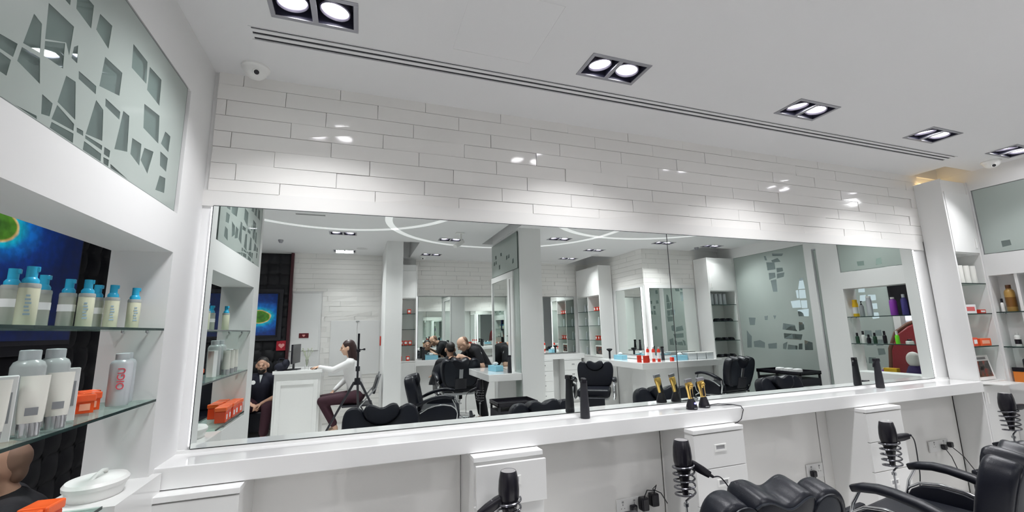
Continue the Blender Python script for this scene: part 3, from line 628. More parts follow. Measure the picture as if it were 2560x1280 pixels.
    rbox(b, -.20, .20, .50, .64, .105, .125, b=.006); obj('footrest', b, CHROME, t)
    return t
CH = make_chair()
G = 'black barber chairs'
placed(CH, USED, (1.55, 1.69, -.04), R(-4), 'black leather barber chair seen from behind in front of the gold hair clippers', G)
placed(CH, USED, (2.85, 1.56, -.02), R(9), 'black barber chair at the bottom right with both curved armrests reaching left of its backrest', G)
placed(CH, USED, (4.42, 1.62, 0), R(0), 'black barber chair at the far right of the mirror counter, before the red chair niche', G)
placed(CH, USED, (.20, 1.38, -.02), R(0), 'leftmost black barber chair of the row facing the big mirror, its back to reception', G)
placed(CH, USED, (.98, -.72, .04), R(-78), 'black barber chair in profile facing the central column', G)
placed(CH, USED, (1.50, -2.05, .16), R(180), 'raised black barber chair with the caped customer in it', G)
placed(CH, USED, (3.72, -1.55, .0), R(35), 'black barber chair turned to the room before the two-bay cabinet', G)
placed(CH, USED, (5.45, -.55, .09), R(172), 'black barber chair seen from behind at the spectacle-cabinet corner counter', G)

# ================================================================== HAIR DRYERS ON COIL STANDS
def dryer(label, x, y, ztop, rz, hang, cord, stand_label):
    """dryer nose-up in a coil; rz: direction of the handle, hang: its pitch (deg, + up)"""
    s = thing('dryer_stand', stand_label, 'dryer stand', (x, y, 0)); zc = ztop-.138
    b = NB(); lathe(b, [(.14, 0), (.14, .012), (.02, .02), (0, .02)], seg=24); obj('base_plate', b, CHROME, s)
    b = NB(); tube(b, [(0, 0, .015), (0, 0, zc-.165)], .006, 8); cyl(b, (0, 0, zc-.19), (0, 0, zc-.175), .013, .013, 10); obj('pole', b, STEEL, s)
    b = NB(); P = []
    for i in range(121):
        a = 2*math.pi*5*i/120; P.append(((.050+.004*i/120)*math.cos(a), (.050+.004*i/120)*math.sin(a), zc-.145+.165*i/120))
    tube(b, [(0, 0, zc-.165), (.02, 0, zc-.155)]+P, .0050, 8); obj('coil_holder', b, mat('dark_chrome', (.18, .18, .2), .2, metal=.9), s)
    t = thing('hair_dryer', label, 'hair dryer', (x, y, zc), rz)
    b = NB(); lathe(b, [(0, -.14), (.014, -.138), (.019, -.09), (.028, -.04), (.040, 0), (.047, .03), (.048, .06), (.045, .10), (.038, .135), (.035, .14), (.032, .138)], seg=24); obj('body', b, BLACKP, t)
    b = NB(); lathe(b, [(0, .126), (.0315, .127), (.034, .139)], seg=24); obj('rear_filter', b, mat('filter_grey', (.32, .31, .31), .5, bump=.8, bscale=900), t)
    h = R(hang); d = Vector((math.cos(h), 0, math.sin(h))); p0 = Vector((.028, 0, .028))
    b = NB(); sweep(b, [p0, p0+d*.03, p0+d*.08, p0+d*.125], .018, .022, side=(0, 1, 0)); cyl(b, p0+d*.12, p0+d*.15, .011, .007, 10); hd = obj('handle', b, BLACKP, t)
    b = NB(); rbox(b, .004, .01, -.009, .009, .0, .02, b=.001, mtx=Matrix.Translation(p0+d*.05+Vector((0, 0, .0)))); obj('switch', b, CHROME, hd)
    e = p0+d*.15
    b = NB(); pts = [e]+[Vector(c) for c in cord]; Q = []
    for i in range(len(pts)-1):
        a_, b_ = pts[i], pts[i+1]; pa = pts[max(i-1, 0)]; pb = pts[min(i+2, len(pts)-1)]
        for k in range(8):
            u = k/8; Q.append(.5*((2*a_)+(b_-pa)*u+(2*pa-5*a_+4*b_-pb)*u*u+(3*a_-pa-3*b_+pb)*u**3))
    Q.append(pts[-1]); tube(b, Q, .0035, 6); obj('cord', b, BLACKP, t)
    return t
dryer('black hair dryer standing nose down in a coil, leftmost of those under the long counter', .668, 2.0, .862, R(178), -28, [(.22, 0, -.10), (.225, 0, -.25), (.21, 0, -.5)], 'coil holder on a pole, leftmost under the long counter')
dryer('black hair dryer with looping cord in a coil beside the clipper drawer unit', 1.645, 2.0, .898, R(-18), -32, [(.20, 0, -.06), (.25, 0, -.16), (.18, 0, -.27), (.16, 0, -.42)], 'coil holder on a pole beside the clipper drawer unit')
dryer('black hair dryer with its handle raised level in a coil behind the sideways chair', 3.30, 2.0, .845, R(-10), 6, [(.20, 0, .0), (.20, 0, -.12), (.19, 0, -.24), (.12, 0, -.45)], 'coil holder on a pole behind the sideways barber chair')
dryer('black hair dryer in a coil in front of the tall cabinet at the right edge', 4.72, 2.0, .93, R(-10), 3, [(.22, 0, -.05), (.22, 0, -.25)], 'coil holder on a pole in front of the tall white cabinet')
dryer('black hair dryer on a stand beside the far corner drawers, seen in the mirror', 3.05, -2.6, .93, R(60), -20, [(.20, 0, -.10), (.2, 0, -.3)], 'coil holder on a pole beside the far drawers')
dryer('black hair dryer in a coil beside the column station', 1.62, -1.05, .82, R(180), -20, [(.20, 0, -.10), (.2, 0, -.3)], 'coil holder on a pole beside the column counter')

# ================================================================== COUNTER ITEMS
def spray_bottle(label, loc, rz=0, h=.225, proto=None):
    t = thing('spray_bottle', label, 'spray bottle', loc, rz)
    b = NB(); lathe(b, [(0, 0), (.027, 0), (.029, .006), (.027, .07), (.023, .14), (.021, h-.03), (.021, h-.012)], seg=24); obj('bottle_body', b, BLACKM, t)
    b = NB(); rbox(b, -.024, .026, -.014, .014, h-.022, h+.006, b=.005); cyl(b, (.024, 0, h-.008), (.034, 0, h-.010), .005, .004, 8)
    sweep(b, [(.022, 0, h-.02), (.034, 0, h-.04), (.038, 0, h-.062)], .006, .003, side=(0, 1, 0), seg=8); obj('trigger_head', b, BLACKP, t)
    return t
SB = spray_bottle('x', (0, 0, 0))
SG = 'slim black spray bottles'
placed(SB, USED, (1.29, 2.395, .971), R(75), 'slim black spray bottle on the long counter left of the gold clippers', SG)
placed(SB, USED, (3.98, 2.41, .971), R(170), 'slim black spray bottle on the right end of the long counter', SG)
for (x, y, z, lb) in ((1.15, -3.33, .981, 'on the far counter beside a blue tissue box'), (1.92, -.62, .931, 'on the column counter beside the blue tissue box'), (4.98, -1.35, .921, 'on the corner counter beside the stack of clear boxes'), (3.55, -3.4, .981, 'on the far counter, right of the red bottle')):
    placed(SB, USED, (x, y, z), R(200), 'slim black spray bottle '+lb, SG)
def clipper(label, loc, rz, lit):
    t = thing('hair_clipper', label, 'hair clipper', loc, rz)
    b = NB(); lathe(b, [(0, 0), (.036, 0), (.037, .006), (.034, .02), (.026, .045), (.020, .062), (.017, .068), (0, .068)], seg=28, sy=.92); obj('charging_base', b, BLACKP, t)
    b = NB(); rbox(b, -.012, .012, -.0375, -.034, .008, .014, b=.0006); obj('maker_mark', b, STEEL, t)
    if lit: b = NB(); cyl(b, (.004, -.026, .040), (.004, -.031, .038), .005, .005, 12); obj('status_light', b, BLUELED, t)
    m = Matrix.Translation((0, 0, .055)) @ Matrix.Rotation(R(4), 4, 'X') @ Matrix.Rotation(R(-9), 4, 'Y')
    b = NB(); lathe(b, [(0, 0), (.015, 0), (.018, .02), (.020, .06), (.024, .085), (.025, .105), (.020, .118), (0, .12)], seg=20, sy=.8, mtx=m); bd = obj('body', b, GOLD, t)
    b = NB(); rbox(b, -.007, .007, -.0175, -.012, .02, .09, b=.002, mtx=m); rbox(b, -.006, .016, .006, .016, .0, .1, b=.003, mtx=m); obj('grip', b, BLACKP, bd)
    b = NB(); rbox(b, -.025, .025, -.009, .009, .116, .138, b=.002, mtx=m); obj('blade', b, GREYM, t)
    b = NB(); ell(b, (.006, -.020, .098), .013, .006, .012, mtx=m); obj('lever', b, GOLD, bd)
clipper('gold hair clipper on a black charging base with a blue light, left of the pair', (2.035, 2.345, .9702), 0, True)
clipper('gold hair clipper on an unlit black charging base, right of the pair', (2.150, 2.36, .9702), R(-12), False)
b = NB(); P = [(2.18, 2.385, .975), (2.30, 2.40, .976), (2.36, 2.34, .976), (2.37, 2.275, .975), (2.37, 2.259, .955), (2.34, 2.255, .90), (2.30, 2.25, .8835), (2.27, 2.24, .8835)]
tube(b, P, .0028, 6); tube(b, [(2.18, 2.375, .975), (2.28, 2.355, .975), (2.36, 2.335, .975)], .0022, 6); tag(obj('charging_lead', b, BLACKP), 'thin dark charger cord looping off the counter edge behind the gold clippers', 'cord')
# sockets --------------------------------------------------------------------
def socket(label, x0, x1, z0, z1, plugs):
    t = thing('wall_socket', label, 'socket', ((x0+x1)/2, 2.492, (z0+z1)/2)); L = t.location
    b = NB(); rbox(b, x0-L.x, x1-L.x, -.010, .001, z0-L.z, z1-L.z, b=.003); obj('plate', b, SOCKETW, t)
    n = 2 if x1-x0 > .12 else 1
    for k in range(n):
        cx = (x0-L.x)+(x1-x0)*(k+.5)/n; b = NB()
        box(b, cx-.003, cx+.003, -.0112, -.0098, .012, .022)
        for s in (-1, 1): box(b, cx+s*.011-.003, cx+s*.011+.003, -.0112, -.0098, -.006, -.001)
        box(b, cx-.006, cx+.006, -.013, -.0098, .028, .038); obj('outlet', b, mat('outlet_grey', (.3, .3, .3), .5), t)
def plug(label, x, z, tail, big=False):
    t = thing('power_plug', label, 'plug', (x, 2.481, z)); b = NB(); w_ = .022 if not big else .026
    rbox(b, -w_, w_, -.03 if not big else -.05, .0, -w_-(.012 if big else 0), w_+(.012 if big else 0), b=.009, seg=3); obj('plug_body', b, BLACKP, t)
    b = NB(); tube(b, [Vector(p)-Vector((x, 2.481, z)) for p in tail], .0033, 6); obj('cable', b, BLACKP, t)
socket('white double wall socket with an adapter and plug under the counter middle', 1.525, 1.69, .355, .455, 0)
plug('round black plug in the socket under the counter middle', 1.632, .398, [(1.632, 2.46, .385), (1.635, 2.44, .33), (1.64, 2.44, .2)])
plug('upright black adapter in the middle of the tangle beside the drawer unit', 1.70, .42, [(1.70, 2.45, .455), (1.72, 2.44, .50), (1.77, 2.44, .49)], True)
plug('black adapter with looped cable nearest the dark panel joint', 1.775, .435, [(1.775, 2.45, .47), (1.79, 2.44, .52), (1.76, 2.44, .50), (1.82, 2.44, .47), (1.87, 2.45, .40)], True)
socket('white wall socket with one plug behind the seen-from-behind chair', 3.15, 3.315, .365, .465, 0)
plug('round black plug in the wall socket behind the seen-from-behind chair', 3.19, .405, [(3.19, 2.46, .39), (3.195, 2.44, .33), (3.2, 2.44, .2)])
socket('white double wall socket with two plugs under the right end of the counter', 4.60, 4.86, .39, .48, 0)
plug('left black plug of the two under the right end of the counter', 4.765, .425, [(4.765, 2.46, .41), (4.79, 2.44, .35), (4.82, 2.43, .25)])
plug('right black plug of the two under the right end of the counter', 4.855, .435, [(4.855, 2.46, .42), (4.92, 2.42, .34), (4.99, 2.38, .2)])

# ================================================================== LEFT NICHE ITEMS
def pump_bottle_proto(mb, sticker):
    t = thing('pump_bottle', 'x', 'bottle'); h = .116; r = .0215
    b = NB(); lathe(b, [(0, 0), (r-.001, 0), (r, .002), (r, h-.004), (r-.002, h), (.012, h), (.012, h+.006)], seg=24); obj('bottle_body', b, mb, t)
    b = NB(); lathe(b, [(r+.0004, h-.012), (r+.0005, h-.004), (r-.001, h+.0008)], seg=24); obj('clear_band', b, mat('clear_grey_band', (.40, .42, .40), .15), t)
    if sticker: b = NB(); lathe(b, [(r+.0007, .055), (r+.0007, .078)], seg=24); obj('sticker', b, LABELW, t)
    else:
        b = NB()
        for q in range(6): box(b, -.006+.001*(q % 2), .007-.002*(q % 3), -r-.0008, -r+.001, .03+q*.010, .035+q*.010)
        obj('label_print', b, mat('blue_grey_print', (.35, .47, .55), .5), t)
    b = NB(); lathe(b, [(.017, h), (.017, h+.010), (.0135, h+.016), (.0115, h+.018), (.0115, h+.048), (0, h+.049)], seg=20); rbox(b, .0, .015, -.008, .008, h+.034, h+.048, b=.002); obj('pump_cap', b, TURQ, t)
    return t
PB = pump_bottle_proto(mat('cream_milky_bottle', (.66, .67, .50), .2, coat=.4), False); PG = pump_bottle_proto(mat('smoky_milky_bottle', (.38, .40, .35), .2, coat=.4), True); zs = 1.5385
pb = [(-.93, 1.608, 'first from the room end'), (-.86, 1.553, 'second from the room end, in front'), (-.94, 1.756, 'third from the room end, half hidden'),
      (-.93, 1.863, 'fourth from the room end, with sticker'), (-.885, 1.875, 'centre of the middle trio'), (-.94, 2.055, 'behind the middle trio'),
      (-.89, 2.051, 'just right of the television edge'), (-.865, 2.16, 'last one, nearest the mirror')]
for i, (x, y, lb) in enumerate(pb): placed(PG if i in (0, 2, 3, 5) else PB, USED, (x, y, zs), R([20, 30, 10, 20, 25, 0, 30, 40][i]), 'pale spray bottle with a turquoise pump, '+lb, 'turquoise-capped spray bottles on the upper left shelf')
def shampoo_proto(txt, mbody=SILVER, h=.19, r=.034, capm=SILVER):
    t = thing('shampoo_bottle', 'x', 'bottle')
    b = NB(); lathe(b, [(0, 0), (r*.93, 0), (r, .006), (r, h*.80), (r*.86, h*.86), (r*.62, h*.885), (r*.6, h*.89)], seg=26, sy=.8); obj('bottle_body', b, mbody, t)
    b = NB(); lathe(b, [(r*.62, h*.885), (r*.62, h), (r*.55, h+.002), (0, h+.003)], seg=20, sy=.85); obj('cap', b, capm, t)
    if txt: text('print', txt, .032, REDTXT, t, (0, -r*.8-.0008, h*.52), (R(90), R(-90), 0))
    return t
GB = shampoo_proto('OIGU'); zs = 1.2525
placed(GB, USED, (-.85, 2.085, zs), R(28), 'silver shampoo bottle with red vertical lettering, left of the pair', 'silver bottles with red lettering')
placed(GB, USED, (-.875, 2.175, zs), R(28), 'silver shampoo bottle with red vertical lettering, right of the pair', 'silver bottles with red lettering')
CB = shampoo_proto(None, mat('pearl_grey_plastic', (.50, .51, .52), .25, coat=.3), .22, .037)
placed(CB, USED, (-.865, 1.608, zs), 0, 'pearl grey bottle behind the cream tube, left of two on the middle left shelf', 'pearl grey bottles')
placed(CB, USED, (-.865, 1.717, zs), 0, 'pearl grey bottle behind the white box, right of two on the middle left shelf', 'pearl grey bottles')
def tube_proto():
    t = thing('cream_tube', 'x', 'tube'); b = NB(); h = .155; n = 20; rings = []
    for z, rx, ry in ((.035, .024, .022), (.06, .026, .021), (.11, .027, .011), (h, .028, .0015)):
        rings.append([b.verts.new((rx*math.cos(2*math.pi*k/n), ry*math.sin(2*math.pi*k/n), z)) for k in range(n)])
    for a_, c_ in zip(rings, rings[1:]):
        for k in range(n): f = b.faces.new((a_[k], a_[(k+1) % n], c_[(k+1) % n], c_[k])); f.smooth = True
    b.faces.new(rings[0][::-1]); b.faces.new(rings[-1]); obj('tube_body', b, mat('cream_white_plastic', (.76, .75, .69), .3), t)
    b = NB(); lathe(b, [(0, 0), (.022, 0), (.023, .03), (.023, .036), (0, .036)], seg=20); obj('tube_cap', b, mat('clear_chrome_cap', (.6, .6, .62), .08, metal=.7), t)
    b = NB(); box(b, -.012, .012, -.0215, -.021, .055, .075); obj('label_print', b, LABELG, t)
    return t
TU = tube_proto()
placed(TU, USED, (-.812, 1.545, zs), R(30), 'cream tube standing on its clear cap in front of the left pearl grey bottle', 'cream tubes on clear caps')
placed(TU, USED, (-.812, 1.652, zs), R(30), 'cream tube standing on its clear cap beside the white box and orange jars', 'cream tubes on clear caps')
placed(TU, USED, (-.82, 1.42, zs), R(30), 'cream tube at the edge of view on the middle left shelf', 'cream tubes on clear caps')
def carton(name, label, cat, loc, sx, sy, sz, m, rz=0, lab=None, group=None):
    t = thing(name, label, cat, loc, rz, group); b = NB(); rbox(b, -sx/2, sx/2, -sy/2, sy/2, 0, sz, b=.0012, seg=1); obj('box', b, m, t)
    if lab: b = NB(); box(b, -sx*.36, sx*.36, -sy/2-.0006, -sy/2, sz*.28, sz*.75); obj('label', b, lab, t)
    return t
carton('product_box', 'white product carton at the edge of view on the middle left shelf', 'box', (-.845, 1.49, zs), .05, .035, .16, LABELW, R(30), LABELG)
carton('product_box', 'white product carton behind the right cream tube', 'box', (-.855, 1.78, zs), .045, .03, .16, LABELW, R(30), LABELG)
def cup_proto():
    t = thing('orange_jar', 'x', 'jar'); b = NB(); s, h = .027, .062
    v0 = box(b, -s*.85, s*.85, -s*.85, s*.85, 0, h*.6)
    obj('jar_body', b, ORANGE, t); b = NB(); rbox(b, -s, s, -s, s, h*.6, h, b=.004); obj('jar_lid', b, mat('orange_lid', (.9, .13, .04), .2), t)
    b = NB(); box(b, -s*.5, s*.5, -s*.86-.001, -s*.85, h*.15, h*.5); obj('jar_label', b, mat('pale_orange_label', (.95, .45, .3), .4), t)
    return t
CU = cup_proto(); k = 0
lbs = ['nearest the white carton', 'second from the white carton', 'third from the white carton', 'fourth, nearest the silver bottles']
for (x, y, z), lb in zip([(-.905, 1.885, zs), (-.885, 1.945, zs), (-.90, 2.01, zs), (-.935, 2.075, zs)], lbs):
    placed(CU, USED, (x, y, z), R(25+k*7), 'orange square jar on the middle left shelf, '+lb, 'orange jars on the middle left shelf'); k += 1
def obox_proto():
    t = thing('orange_box', 'x', 'box'); b = NB(); rbox(b, -.03, .03, -.035, .035, 0, .070, b=.004); obj('box_body', b, mat('orange_red_box', (.85, .075, .02), .25), t)
    b = NB(); rbox(b, -.034, .034, -.039, .039, .070, .096, b=.005); obj('lid', b, mat('orange_lid_bright', (.95, .14, .03), .25), t)
    b = NB(); box(b, .0302, .0308, -.012, .012, .018, .048); obj('label', b, LABELW, t); return t
OB = obox_proto()
for i in range(5):
    placed(OB, USED, (-.812-.004*(i % 2), 1.30+i*.088, .9585), R(6-2*i), 'orange lidded box on the lowest left shelf, %s from the room end' % ORD[i], 'orange boxes on the lowest left shelf')
for i in range(3):
    placed(OB, USED, (-.895, 1.30+i*.09, .9585), R(3*i), 'orange lidded box at the back of the lowest left shelf, %s along' % ORD[i], 'orange boxes on the lowest left shelf')
# white lidded tub at the left end of the counter ledge
t = thing('lidded_tub', 'round white lidded tub with a looped lid handle beside the left end of the counter', 'tub', (-.865, 2.05, .9535))
b = NB(); lathe(b, [(0, 0), (.072, 0), (.080, .03), (.080, .035)], seg=40, sy=1.25); obj('tub_body', b, WHITEP, t)
b = NB(); lathe(b, [(.080, .035), (.086, .036), (.087, .048), (.080, .058), (.04, .064), (0, .066)], seg=40, sy=1.25); ld = obj('lid', b, WHITEP, t)
b = NB(); tube(b, [(0, -.05, .058), (.01, -.035, .075), (.012, 0, .082), (.01, .035, .075), (0, .05, .058)], .006, 8); obj('handle', b, WHITEP, ld)
sbox('trim_8', XL-.21, XL+.03, 1.90, 2.262, .80, .953, WHITE)

# ================================================================== RIGHT CABINET AND NICHE ITEMS
def bottle(label, loc, h, r, m, capm, name='product_bottle', sy=.8, capr=.5, caph=.14, lab=None, rz=0, group=None, pump=False, txt=None):
    t = thing(name, label, 'bottle', loc, rz, group); hb = h*(1-caph)
    b = NB(); lathe(b, [(0, 0), (r*.94, 0), (r, .004), (r, hb*.82), (r*.85, hb*.92), (r*capr, hb*.985), (r*capr, hb)], seg=20, sy=sy); obj('bottle_body', b, m, t)
    b = NB(); lathe(b, [(r*capr*1.05, hb), (r*capr*1.05, h), (0, h+.001)] if not pump else [(r*capr, hb), (r*capr, hb+h*.04), (r*.2, hb+h*.05), (r*.2, h*.97), (r*.35, h*.97), (r*.3, h), (0, h)], seg=16, sy=sy)
    if pump: rbox(b, 0, r*.9, -.004, .004, h*.96, h, b=.001)
    obj('cap', b, capm, t)
    if lab: b = NB(); lathe(b, [(r*1.006, hb*.2), (r*1.006, hb*.62)], seg=20, sy=sy); obj('label', b, lab, t)
    return t
for i, (x, lb) in enumerate(((5.19, 'left'), (5.29, 'middle'), (5.39, 'right'))):
    b = NB(); o_ = .03
    for q in range(1): lathe(b, [(0, 0), (.036, 0), (.038, .01), (.034, .06), (.036, .13), (.034, .165), (0, .168)], seg=18, sy=.7)
    o = obj('rolled_white_pouch', b, mat('pearl_pouch', (.74, .74, .70), .3, bump=.4, bscale=40)); o.location = (x, 2.335, 1.8235); tag(o, lb.capitalize()+' pearly white pouch of three on the top shelf of the tall right cabinet', 'pouch', 'pearly pouches on the cabinet top shelf'); o['label'] = o['label'][0].lower()+o['label'][1:]
carton('product_box', 'white and red product carton on the second shelf of the tall right cabinet', 'box', (5.21, 2.34, 1.5495), .17, .05, .08, LABELW, 0, mat('pinkish_red_label', (.7, .15, .15), .5))
carton('product_box', 'small flat red box on the second shelf of the tall right cabinet', 'box', (5.37, 2.33, 1.5495), .09, .05, .035, REDP, 0, LABELW)
carton('product_box', 'orange open box, left of two on the third shelf of the tall right cabinet', 'box', (5.17, 2.345, 1.2615), .10, .07, .075, mat('orange_red_box', ()), R(8), LABELW)
carton('product_box', 'orange flat box, right of two on the third shelf of the tall right cabinet', 'box', (5.32, 2.34, 1.2615), .14, .07, .065, mat('orange_lid', ()), R(-4), mat('pale_orange_label', ()))
# framed picture box on the cabinet floor
t = thing('picture_frame', 'white-framed dark photograph leaning at the bottom of the tall right cabinet', 'picture', (5.27, 2.34, .9615), 0)
tm = Matrix.Rotation(R(-9), 4, 'X')
b = NB(); rbox(b, -.15, .15, -.012, .006, 0, .215, b=.003, mtx=tm); fr = obj('frame', b, WHITEP, t)
def photo_mat():
    m = bpy.data.materials.new('dark_photo_print'); m.use_nodes = True; nt = m.node_tree; bs = nt.nodes['Principled BSDF']; bs.inputs['Roughness'].default_value = .25
    tc = nt.nodes.new('ShaderNodeTexCoord'); n = nt.nodes.new('ShaderNodeTexNoise'); n.inputs['Scale'].default_value = 14; cr = nt.nodes.new('ShaderNodeValToRGB'); e = cr.color_ramp.elements
    e[0].position = .35; e[0].color = (.01, .008, .008, 1); e[1].position = .75; e[1].color = (.35, .22, .08, 1); q = e.new(.5); q.color = (.09, .07, .06, 1); q = e.new(.62); q.color = (.25, .03, .02, 1)
    nt.links.new(tc.outputs['Object'], n.inputs['Vector']); nt.links.new(n.outputs['Fac'], cr.inputs[0]); nt.links.new(cr.outputs[0], bs.inputs['Base Color']); return m
PHOTO = photo_mat()
b = NB(); box(b, -.122, .122, -.0135, -.0118, .03, .165, mtx=tm); obj('photo', b, PHOTO, t)
b = NB(); box(b, -.122, .10, -.0135, -.0118, .178, .198, mtx=tm); obj('caption_strip', b, mat('mid_grey', (.25, .25, .25), .5), t)
b = NB(); rbox(b, -.15, .19, -.06, .12, 0, .008, b=.001); tag(obj('flat_tray', b, WHITEP, loc=(5.08, 2.25, .955)), 'thin white tray below the dark framed photograph', 'tray')
bpy.data.objects['flat_tray'].location = (5.26, 2.225, .9415); pass
# right niche shelf bottles (seen directly and in the mirror)
zA, zB = 1.5595, 1.2505; xn = XR+.09
bottle('gold shampoo bottle with dark cap on the upper shelf of the right niche', (xn-.02, 2.19, zA), .24, .042, GOLDP, BROWNB, lab=mat('dark_gold_label', (.2, .09, .02), .4))
bottle('small white bottle with a black pointed cap left of the gold bottle', (xn-.035, 2.245, zA), .12, .016, WHITEP, BLACKP, capr=.6, caph=.3)
bottle('tall purple shampoo bottle on the upper shelf of the right niche', (xn-.01, 1.87, zA), .20, .04, PURPLE, WHITEP, caph=.1)
bottle('dark blue shampoo bottle with a silver cap beside the purple bottle', (xn-.01, 1.975, zA), .225, .034, mat('dark_blue_plastic', (.06, .05, .22), .3), SILVER, caph=.16)
bottle('grey can with a white dome cap on the upper shelf of the right niche', (xn-.01, 1.63, zA), .23, .028, SILVER, WHITEP, sy=1, capr=.8, caph=.08)
bottle('clear grey spray bottle with a black pump on the upper shelf of the right niche', (xn-.01, 1.545, zA), .18, .027, mat('smoky_plastic', (.3, .32, .33), .2), BLACKP, pump=True, caph=.25)
bottle('yellow bottle with a pale label at the doorway end of the right niche', (xn+.02, 1.46, zA), .20, .034, YELLOW, YELLOW, capr=.8, caph=.1, lab=LABELW)
bottle('small clear-capped bottle with black label on the lower right niche shelf nearest the cabinet', (xn-.02, 2.20, zB), .125, .026, WHITEP, CLEARP, lab=BLACKP, capr=.5, caph=.2)
for i, (y, h, m, lb) in enumerate(((1.455, .12, GREENB, 'dark green bottle at the doorway end'), (1.52, .14, WHITEP, 'slim white bottle second from the doorway end'), (1.575, .10, BLACKP, 'squat black bottle third from the doorway end'), (1.64, .12, GREENB, 'dark green bottle left of the black atomiser'), (1.74, .14, BLACKP, 'black atomiser bottle in the middle'), (1.86, .14, LIME, 'lime green bottle with a white cap'), (1.97, .05, WHITEP, 'low white dish-shaped jar'))):
    bottle(lb+' of the lower shelf in the right niche', (xn-.02, y, zB), h, .022 if m is not WHITEP or h > .06 else .04, m, BLACKP if m is not LIME else WHITEP, capr=.55, caph=.3)
carton('product_box', 'black and orange gift box at the bottom of the right niche', 'box', (xn-.03, 2.18, .9315), .06, .16, .10, mat('orange_black_box', (.75, .22, .03), .3), 0)
b = NB(); rbox(b, -.033, .033, -.083, .083, .10, .135, b=.003); o = obj('box_lid', b, BLACKP, bpy.data.objects['product_box.%03d' % (len([x for x in bpy.data.objects if x.name.startswith('product_box')])-1)])
bottle('small black and clear atomiser on the gift box in the right niche', (xn-.03, 2.18, 1.067), .09, .02, BLACKP, CLEARP)
# ================================================================== WAITING AREA (seen through the niche and in the mirror)
def padded(name, label, W_, H_, mtx, step=.18):
    nx, nz = round(W_/step), round(H_/step); sub = 6; b = NB(); G_ = []
    for j in range(nz*sub+1):
        row = []
        for i in range(nx*sub+1):
            u, v = i/sub, j/sub; d = abs(math.sin(math.pi*u))**.55*abs(math.sin(math.pi*v))**.55
            bx, bz = u-round(u), v-round(v); d *= 1-.0*bx
            row.append(b.verts.new(mtx @ Vector((W_*i/(nx*sub), -.012-.028*d, H_*j/(nz*sub)))))
        G_.append(row)
    for j in range(nz*sub):
        for i in range(nx*sub): f = b.faces.new((G_[j][i], G_[j][i+1], G_[j+1][i+1], G_[j+1][i])); f.smooth = True
    box(b, 0, W_, -.012, .0, 0, H_, mtx=mtx)
    o = obj(name, b, PADDED); return tag(o, label, 'padded wall panel')
padded('padded_panel', 'black buttoned leather wall panel behind the screen in the waiting area', 3.4, 2.88, Matrix.Translation((-2.0, 1.1, 0)) @ Matrix.Rotation(R(90), 4, 'Z'))
sbox('wall_far_left_jog', -3.1, -2.0, 1.0, 1.1, 0, 3.2, PAINT)
sbox('wall_far_left_side', -3.1, -3.0, -3.3, 1.0, 0, 3.2, PAINT)
sbox('wall_front_far_left', -3.0, -2.0, -3.3, -3.21, 0, 3.2, PAINT)
sbox('ceiling_side', -3.1, -2.1, -3.7, 1.1, 2.9, 3.0, CEIL); sbox('floor_side', -3.1, -2.1, -3.7, 1.1, -.1, 0, FLOOR)
padded('padded_panel', 'black buttoned leather wall panel behind the seated man in navy', 1.8, 2.88, Matrix.Translation((-1.14, -3.205, 0)) @ Matrix.Rotation(R(180), 4, 'Z'))
b = NB(); rbox(b, -1.145, -1.10, -3.25+.045, -3.14, 0, 2.89, b=.003); struct('trim_9', b, mat('dark_maroon_trim', (.06, .015, .02), .4))
def screen_material(name, cx, cz, rx, rz):
    m = bpy.data.materials.new(name); m.use_nodes = True; nt = m.node_tree; bs = nt.nodes['Principled BSDF']; bs.inputs['Roughness'].default_value = .15; bs.inputs['Base Color'].default_value = (.01, .01, .01, 1)
    N = nt.nodes.new; L = nt.links.new; tc = N('ShaderNodeTexCoord'); mp = N('ShaderNodeMapping'); mp.inputs['Location'].default_value = (-cx/rx, 0, -cz/rz); mp.inputs['Scale'].default_value = (1/rx, 0, 1/rz)
    L(tc.outputs['Object'], mp.inputs[0]); ln = N('ShaderNodeVectorMath'); ln.operation = 'LENGTH'; L(mp.outputs[0], ln.inputs[0])
    ns = N('ShaderNodeTexNoise'); ns.inputs['Scale'].default_value = 5; L(tc.outputs['Object'], ns.inputs[0])
    ad = N('ShaderNodeMath'); ad.operation = 'MULTIPLY_ADD'; ad.inputs[1].default_value = .5; L(ns.outputs['Fac'], ad.inputs[0]); L(ln.outputs['Value'], ad.inputs[2])
    cr = N('ShaderNodeValToRGB'); cr.color_ramp.interpolation = 'LINEAR'; e = cr.color_ramp.elements; dv = 4.0
    sc = N('ShaderNodeMath'); sc.operation = 'DIVIDE'; sc.inputs[1].default_value = dv; L(ad.outputs[0], sc.inputs[0]); L(sc.outputs[0], cr.inputs[0])
    e[0].position = 0; e[0].color = (.015, .06, .01, 1); e[1].position = 1; e[1].color = (.0, .004, .035, 1)
    for p, c in ((.26, (.05, .16, .01, 1)), (.285, (.5, .32, .12, 1)), (.31, (.0, .28, .36, 1)), (.42, (.0, .09, .34, 1)), (.62, (.0, .018, .13, 1))): q = e.new(p); q.color = c
    n2 = N('ShaderNodeTexNoise'); n2.inputs['Scale'].default_value = 22; L(tc.outputs['Object'], n2.inputs[0]); mu = N('ShaderNodeMixRGB'); mu.blend_type = 'MULTIPLY'; mu.inputs[0].default_value = .7
    r2 = N('ShaderNodeValToRGB'); r2.color_ramp.elements[0].position = .4; r2.color_ramp.elements[0].color = (.45, .45, .45, 1); r2.color_ramp.elements[1].position = .65; L(n2.outputs['Fac'], r2.inputs[0])
    L(cr.outputs[0], mu.inputs[1]); L(r2.outputs[0], mu.inputs[2]); L(mu.outputs[0], bs.inputs['Emission Color']); bs.inputs['Emission Strength'].default_value = 1.1; return m
